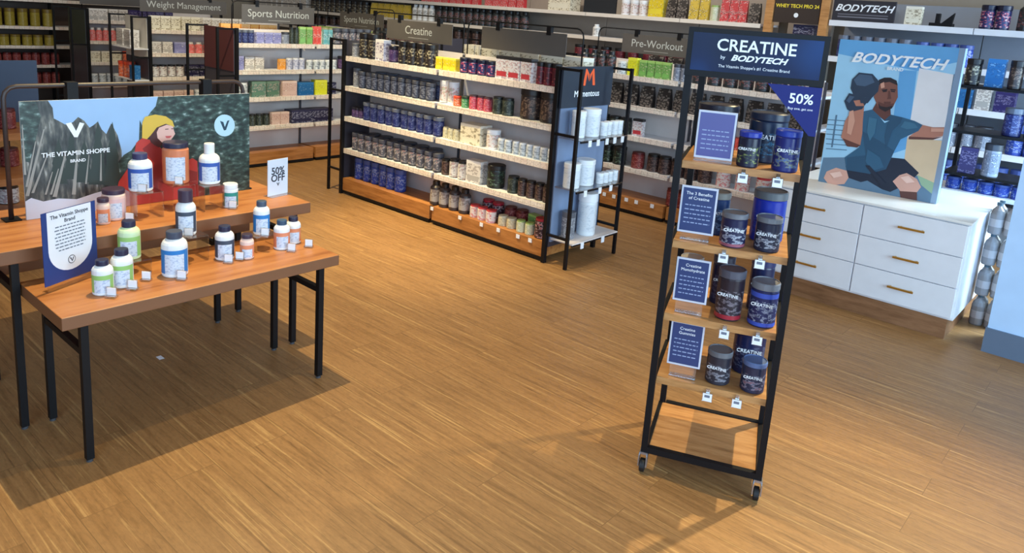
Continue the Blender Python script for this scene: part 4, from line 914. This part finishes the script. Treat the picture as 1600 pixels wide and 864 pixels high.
tr = MB().prism([(.275, 1.598), (W+.012, 1.598), (W+.012, 1.43), (W-.01, 1.43)], lambda a, b: (a, -.028, b), lambda a, b: (a, -.026, b)).build('corner_banner', P('violet_blue_banner', C(34, 42, 112), .5, 0, .2), ct)
text('lettering', '50%', tr, (W-.052, -.0285, 1.553), .048, WINK, bold=.0008); text('small_print', 'Buy one, get one', tr, (W-.05, -.0285, 1.520), .012, WINK)
FC = frame(-1.3384, 2.498, CA)
def cart_thing(s, y, z): return FC(s, y, z)
def cart_tub(s, y, z, r, h, base, inks, lid, label, foot=None):
    t = empty('creatine_tub', FC(s, y, z+.0005), CA + random.uniform(-.15, .15), label, 'tub', 'creatine tubs on the rolling rack')
    hl = h*.84
    bm = P('tub_body_%d_%d_%d' % base, C(*base), .3)
    MB().lathe([(r*.94, 0), (r, .005), (r, hl*.97), (r*.95, hl)], 28).build('body', bm, t)
    MB().lathe([(r*1.0, hl+.0005), (r*1.03, hl+.003), (r*1.03, h-.004), (r*.97, h), (r*.93, h), (r*.92, h-.003), (0.0001, h-.003)], 28).build('lid', P('lid_%d_%d_%d' % lid, C(*lid), .35), t)
    pm2 = printed('cart_label_' + '_'.join(str(v) for c in [base]+inks for v in c), C(*base), [C(*c) for c in inks], 1.5)
    ms = [bm, pm2, P('foot_band_%d_%d_%d' % (foot or base), C(*(foot or base)), .35), WINK]
    MB().lathe([(r*1.006, hl*.04), (r*1.006, hl*.14), (r*1.006, hl*.72), (r*1.006, hl*.80), (r*1.006, hl*.93)], 40, cap=False, mats=[2, 1, 0, 2 if foot and foot[2] > 150 else 0], a0=-1.9, a1=1.9).build('label', ms, t)
    # block lettering bars standing for the brand line
    text('lettering', 'CREATINE', t, (0, -r*1.012-.0006, hl*.62), r*.34, WINK, bold=.0003)
    return t
ND = (26, 32, 66); K = (28, 26, 34)
tubs = [(.242, .05, 0, .039, .13, (24, 28, 52), [(70, 90, 60), (150, 160, 90)], (30, 50, 150), 'black tub with green-gold label and blue lid, first shelf of rolling rack', None),
 (.372, .055, 0, .045, .15, (30, 40, 110), [(150, 160, 110), (90, 120, 170)], (34, 60, 160), 'blue tub with yellow-green label at right front, first shelf of rolling rack', None),
 (.110, .20, 0, .075, .205, (24, 30, 56), [(60, 80, 120), (40, 52, 84)], (22, 24, 42), 'large dark navy tub behind the framed card on first shelf', None),
 (.300, .22, 0, .070, .19, (26, 40, 66), [(60, 130, 170), (40, 60, 90)], (26, 36, 60), 'large dark tub with cyan streak at centre back of first shelf', None),
 (.226, .065, 1, .047, .13, (30, 34, 70), [(200, 204, 216), (120, 126, 150)], (110, 112, 120), 'navy tub with clear grey lid, front middle of second shelf', (150, 84, 100)),
 (.350, .075, 1, .046, .13, (34, 38, 60), [(200, 204, 216), (110, 114, 130)], (110, 114, 122), 'charcoal tub with grey lid, front right of second shelf', None),
 (.150, .21, 1, .048, .17, (30, 50, 90), [(120, 150, 190), (60, 90, 130)], (120, 116, 110), 'blue tub peeping over the framed card on second shelf', None),
 (.345, .22, 1, .062, .20, (24, 44, 150), [(60, 90, 190), (20, 30, 90)], (92, 96, 100), 'wide royal blue tub at back right of second shelf', None),
 (.245, .085, 2, .050, .199, (44, 36, 46), [(150, 140, 150), (96, 86, 96)], (84, 84, 96), 'tall dark tub with red foot band, front middle of third shelf', (160, 40, 54)),
 (.370, .08, 2, .051, .174, (32, 38, 84), [(176, 180, 200), (60, 64, 80)], (120, 122, 130), 'navy tub with grey lid and blue band, front right of third shelf', (60, 84, 180)),
 (.080, .22, 2, .045, .18, (36, 50, 92), [(120, 150, 190), (60, 80, 120)], (196, 190, 180), 'navy tub with pale lid behind the framed card on third shelf', None),
 (.205, .24, 2, .042, .20, (36, 36, 66), [(100, 100, 130), (60, 60, 90)], (60, 58, 72), 'slim dark tub hidden behind the red-banded one on third shelf', None),
 (.355, .24, 2, .045, .22, (28, 34, 70), [(90, 100, 140), (50, 60, 100)], (40, 46, 90), 'tall navy tub at back right of third shelf', None),
 (.240, .08, 3, .047, .135, (44, 44, 56), [(170, 170, 180), (110, 110, 124)], (104, 106, 112), 'charcoal tub with silver print, front middle of lowest stocked shelf', None),
 (.372, .07, 3, .045, .125, (42, 46, 72), [(150, 150, 170), (150, 110, 120)], (92, 112, 156), 'dusky tub with blue lid, front right of lowest stocked shelf', None),
 (.100, .22, 3, .060, .17, (34, 40, 66), [(70, 80, 110), (50, 56, 84)], (52, 58, 84), 'dark tub behind the framed card on lowest stocked shelf', None),
 (.345, .24, 3, .062, .20, (24, 32, 70), [(120, 126, 150), (60, 66, 100)], (40, 48, 90), 'big navy tub at back right of lowest stocked shelf', None)]
for s, y, k, r, h, base, inks, lid, lab, foot in tubs: cart_tub(s, y, CSH[k], r, h, base, inks, lid, lab, foot)
for k, (s0, s1, z0, z1, head, wds) in enumerate(((.050, .188, .012, .190, '', 'first'), (.022, .156, .030, .212, 'The 3 Benefits\nof Creatine', 'second'), (.036, .164, .050, .225, 'Creatine\nMonohydrate', 'third'), (.044, .172, .052, .235, 'Creatine\nGummies', 'lowest stocked'))):
    c_ = empty('framed_card', FC((s0+s1)/2, .035 if k else .04, CSH[k]+.0005), CA, 'blue text card in clear stand on %s shelf of the rolling rack' % wds, 'sign', 'text cards on the rolling rack')
    a = (s1-s0)/2
    MB().box(-a, a, -.002, .002, z0, z1).build('card', P('card_border', C(206, 208, 220), .4), c_)
    MB().box(-a+.007, a-.007, -.003, -.0021, z0+.008, z1-.008).build('card_print', P('slate_blue_card' if k else 'violet_blue_card', C(*((46, 62, 110) if k else (84, 84, 146))), .35), c_)
    if z0 > .02: MB().box(-a*.8, a*.8, -.004, .03, 0, .004).box(-a*.8, a*.8, -.0005, .002, .004, z0).build('stand', ACR, c_)
    else: MB().box(-a, a, -.004, .03, 0, z0).build('stand', ACR, c_)
    if head:
        for q, ln in enumerate(head.split('\n')): text('lettering', ln, c_, (0, -.0034, z1-.028-.018*q), .0165, WINK)
    mb = MB()
    for q in range(5):
        z = z1-.075-.017*q; xx = -a*.72
        while xx < a*.7:
            l_ = random.uniform(.006, .018); mb.box(xx, min(xx+l_, a*.72), -.0035, -.0031, z, z+.004); xx += l_+.004
    mb.build('small_print', P('faint_print', C(150, 164, 200)), c_)
for k, ss in enumerate(((.235, .355), (.205, .335), (.245, .365), (.215, .325))):
    for q, s in enumerate(ss):
        t = empty('price_holder', FC(s, -.004, CSH[k]-.055), CA, 'white price tag at the %s of the %s shelf edge, rolling rack' % (('middle', 'right')[q], ('first', 'second', 'third', 'lowest stocked')[k]), 'price tag', 'price tags on the rolling rack')
        MB().box(-.019, .019, -.003, .003, 0, .036).box(-.007, .007, .003, .0095, .028, .05).build('tag_clip', clear('milky_acrylic', (.9, .92, .95, 1), .35), t)
        MB().box(-.017, .017, -.0042, -.0031, .002, .034).build('price_card', CARD, t)
        MB().box(-.011, .009, -.0048, -.0043, .018, .028).build('price_print', P('grey_print', C(110, 118, 134)), t)

# ------------------------------------------------------------------ white cabinet and athlete poster
cb = empty('drawer_cabinet', (-1.97, 5.06, 0), 0, 'white drawer cabinet with brass pulls and brown plinth', 'cabinet')
CW = 1.21; CD = 1.02
MB().box(0, CW, .018, CD, .13, .735).build('body', WHITE, cb, bevel=.002)
MB().box(-.006, CW+.006, -.004, CD+.004, .736, .752).build('top', P('white_top', C(232, 230, 226), .3), cb, bevel=.002)
MB().box(.02, CW-.03, .03, CD-.03, 0, .129).build('plinth', PLINTH, cb)
dz = [(.145, .335), (.340, .530), (.535, .728)]
for b in range(2):
    xa = .010 + b*.598; xb = xa+.590
    for (z0, z1) in dz:
        d = MB().box(xa, xb, 0, .0175, z0, z1).build('drawer', WHITE, cb, bevel=.0015)
        xc = (xa+xb)/2; zc = (z0+z1)/2+.01
        MB().box(xc-.075, xc+.075, -.028, -.018, zc-.006, zc+.006).box(xc-.066, xc-.056, -.018, -.0005, zc-.005, zc+.005).box(xc+.056, xc+.066, -.018, -.0005, zc-.005, zc+.005).build('pull', GOLD, d)
ap = empty('athlete_poster', (-1.415, 5.43, .7525), 0, 'tall light-blue poster of a man curling a dumbbell, standing on the white cabinet', 'poster')
AW, AH, AD = .76, 1.0, .06
MB().box(-AW/2, AW/2, 0, AD, 0, AH).build('light_box', P('silver_blue_frame', C(150, 176, 206), .3, .4), ap)
quad = homography([(5, 715), (572, 836), (728, 45), (102, 5)], [(0, 0), (1, 0), (1, 1), (0, 1)])
UVf = lambda p: quad(*p)
wallp = P('gym_wall_print', C(158, 208, 240), .4)
am = [wallp, P('gym_pale_print', C(228, 228, 232)), P('gym_floor_print', C(96, 128, 156)), P('plyo_box_print', C(214, 190, 158)), P('dumbbell_print', C(44, 62, 84)), P('dumbbell_light_print', C(70, 94, 122)),
      P('skin_print', C(178, 122, 104)), P('skin_face_print', C(128, 84, 74)), P('skin_dark_print', C(98, 62, 58)), P('hair_dark_print', C(40, 36, 44)), P('shirt_print', C(48, 94, 126)), P('shirt_shade_print', C(40, 80, 110)), P('shorts_print', C(30, 42, 62)), P('rack_print', C(84, 120, 150)), P('gym_blue_print', C(98, 166, 220)), P('knee_print', C(216, 166, 150)), P('green_print', C(150, 180, 150)), P('shirt_light_print', C(60, 110, 140)), P('skin_light_print', C(206, 154, 134)), P('knee_light_print', C(236, 196, 182))]
L = [(0, [(5, 715), (572, 836), (728, 45), (102, 5)]), (14, [(102, 5), (728, 45), (712, 120), (480, 165), (90, 80)]), (14, [(480, 165), (430, 560), (340, 590), (395, 160)]),
     (1, [(492, 150), (690, 185), (640, 520), (430, 520)]), (2, [(5, 715), (28, 600), (330, 600), (620, 680), (572, 836)]),
     (3, [(432, 505), (610, 520), (572, 735), (412, 662)]), (16, [(480, 690), (590, 735), (580, 790), (500, 740)])]
for k in range(7): L.append((13, [(40, 410+k*24), (140, 418+k*24), (140, 422+k*24), (40, 414+k*24)]))
L += [(13, [(84, 390), (92, 390), (72, 550), (64, 550)]), (13, [(665, 180), (672, 180), (640, 380), (633, 380)]), (13, [(690, 140), (697, 140), (655, 470), (648, 470)])]
L += [(12, [(135, 640), (330, 600), (420, 610), (490, 680), (440, 730), (350, 772), (230, 730), (150, 700)]),
      (15, [(32, 700), (45, 668), (90, 650), (140, 665), (150, 700), (130, 730), (90, 738), (50, 728)]), (15, [(362, 720), (395, 690), (430, 680), (480, 710), (500, 750), (480, 775), (400, 770)]),
      (8, [(395, 768), (480, 775), (480, 815), (400, 800)]), (2, [(150, 735), (240, 715), (330, 770), (150, 750)]),
      (6, [(500, 438), (560, 452), (640, 455), (632, 500), (560, 505), (440, 500), (480, 470)]), (8, [(440, 498), (560, 505), (615, 500), (560, 515), (440, 512)]),
      (10, [(215, 372), (262, 362), (300, 400), (352, 388), (410, 402), (470, 420), (508, 440), (488, 470), (400, 512), (370, 570), (345, 610), (330, 660), (250, 682), (140, 662), (130, 600), (200, 550), (214, 470)]),
      (11, [(214, 470), (300, 520), (370, 570), (330, 660), (250, 682), (140, 662), (140, 600), (230, 590)]), (11, [(300, 400), (352, 388), (345, 420), (322, 430)]),
      (8, [(262, 362), (285, 320), (350, 350), (352, 388), (322, 415), (298, 398)]),
      (7, [(285, 240), (300, 212), (345, 205), (384, 228), (386, 300), (362, 350), (325, 372), (290, 350), (268, 300)]), (8, [(290, 322), (330, 338), (368, 330), (358, 352), (325, 373), (290, 350)]),
      (9, [(288, 245), (292, 212), (320, 200), (350, 200), (380, 215), (386, 240), (345, 222), (305, 228)]), (9, [(312, 268), (332, 265), (332, 272), (312, 275)]), (9, [(352, 266), (372, 268), (372, 275), (352, 272)]), (8, [(318, 322), (352, 322), (352, 328), (318, 328)]),
      (6, [(182, 335), (222, 345), (216, 420), (214, 480), (205, 540), (150, 548), (112, 500), (130, 420), (160, 370)]), (8, [(120, 505), (205, 540), (190, 552), (140, 545)]),
      (4, [(125, 320), (148, 280), (200, 292), (236, 325), (212, 360), (160, 374), (140, 362)]), (6, [(170, 318), (212, 312), (222, 345), (182, 345)]),
      (4, [(155, 255), (162, 210), (195, 175), (262, 182), (296, 222), (290, 270), (262, 300), (200, 302), (168, 285)]), (5, [(170, 212), (198, 184), (255, 190), (272, 225), (225, 245), (185, 240)])]
L += [(11, [(352, 388), (410, 402), (400, 430), (360, 470), (330, 560), (322, 500), (335, 440)]), (0, [(300, 402), (322, 430), (346, 418), (322, 420)]),
      (10, [(240, 560), (300, 600), (320, 650), (262, 668), (230, 620)]), (17, [(420, 420), (470, 432), (486, 455), (430, 462), (400, 450)]), (17, [(246, 400), (285, 410), (275, 480), (250, 520), (236, 470)]),
      (9, [(308, 262), (334, 258), (336, 264), (309, 268)]), (9, [(350, 258), (376, 260), (376, 266), (350, 264)]), (8, [(340, 268), (348, 268), (354, 308), (334, 310), (338, 300)]), (9, [(292, 330), (300, 345), (330, 350), (362, 344), (358, 356), (325, 373), (296, 356)]), (8, [(318, 328), (352, 328), (350, 336), (322, 337)]),
      (18, [(300, 232), (318, 222), (322, 250), (304, 256)]), (18, [(150, 372), (170, 365), (178, 420), (160, 490), (140, 480)]), (18, [(550, 456), (620, 458), (618, 476), (550, 474)]), (19, [(60, 676), (110, 668), (122, 690), (80, 700)]), (19, [(400, 700), (440, 692), (470, 725), (430, 730)]),
      (12, [(230, 640), (250, 640), (330, 730), (310, 745)]), (5, [(200, 184), (258, 190), (262, 200), (204, 196)]), (5, [(135, 318), (152, 292), (175, 298), (150, 330)]), (4, [(200, 302), (262, 300), (240, 330), (205, 330)])]
to3 = lambda u, v, k: (-AW/2+min(max(u, 0), .955)*AW, -.0004-.00012*k, v*AH)
art(L, 'poster_print', am, ap, to3, 1)
text('lettering', 'BODYTECH', ap, (-.0, -.012, .885), .094, WINK, shear=.35, bold=.0024, sx=1.15)
text('lettering', 'BRAND', ap, (-.0, -.012, .833), .030, WINK, bold=.0006)

# bottle packs between cabinet and partition
CLR = P('clear_grey_plastic', C(150, 144, 142), .2); WRAP = P('paper_wrap_label', C(186, 178, 176), .5)
for k, w_ in enumerate(('bottom', 'second', 'third', 'topmost')):
    t = empty('bottle_pack', (-.69, 5.60, .205*k), 0, 'shrink-wrapped clear bottle pack, %s of the stack beside the white cabinet' % w_, 'bottle pack', 'stacked bottle packs')
    for i in (0, 1):
        for j in (-1, 1):
            bo = MB().lathe([(.036, 0.001), (.040, .01), (.040, .13), (.034, .155), (.014, .178), (.014, .186)], 14, -.015+i*.085-.0, j*.045).build('jug', CLR, t)
            MB().lathe([(.0405, .05), (.0405, .10)], 14, -.015+i*.085, j*.045, cap=False).build('label', WRAP, bo)
            MB().lathe([(.016, .186), (.016, .203)], 12, -.015+i*.085, j*.045).build('cap', P('teal_grey_cap', C(70, 92, 104)), bo)
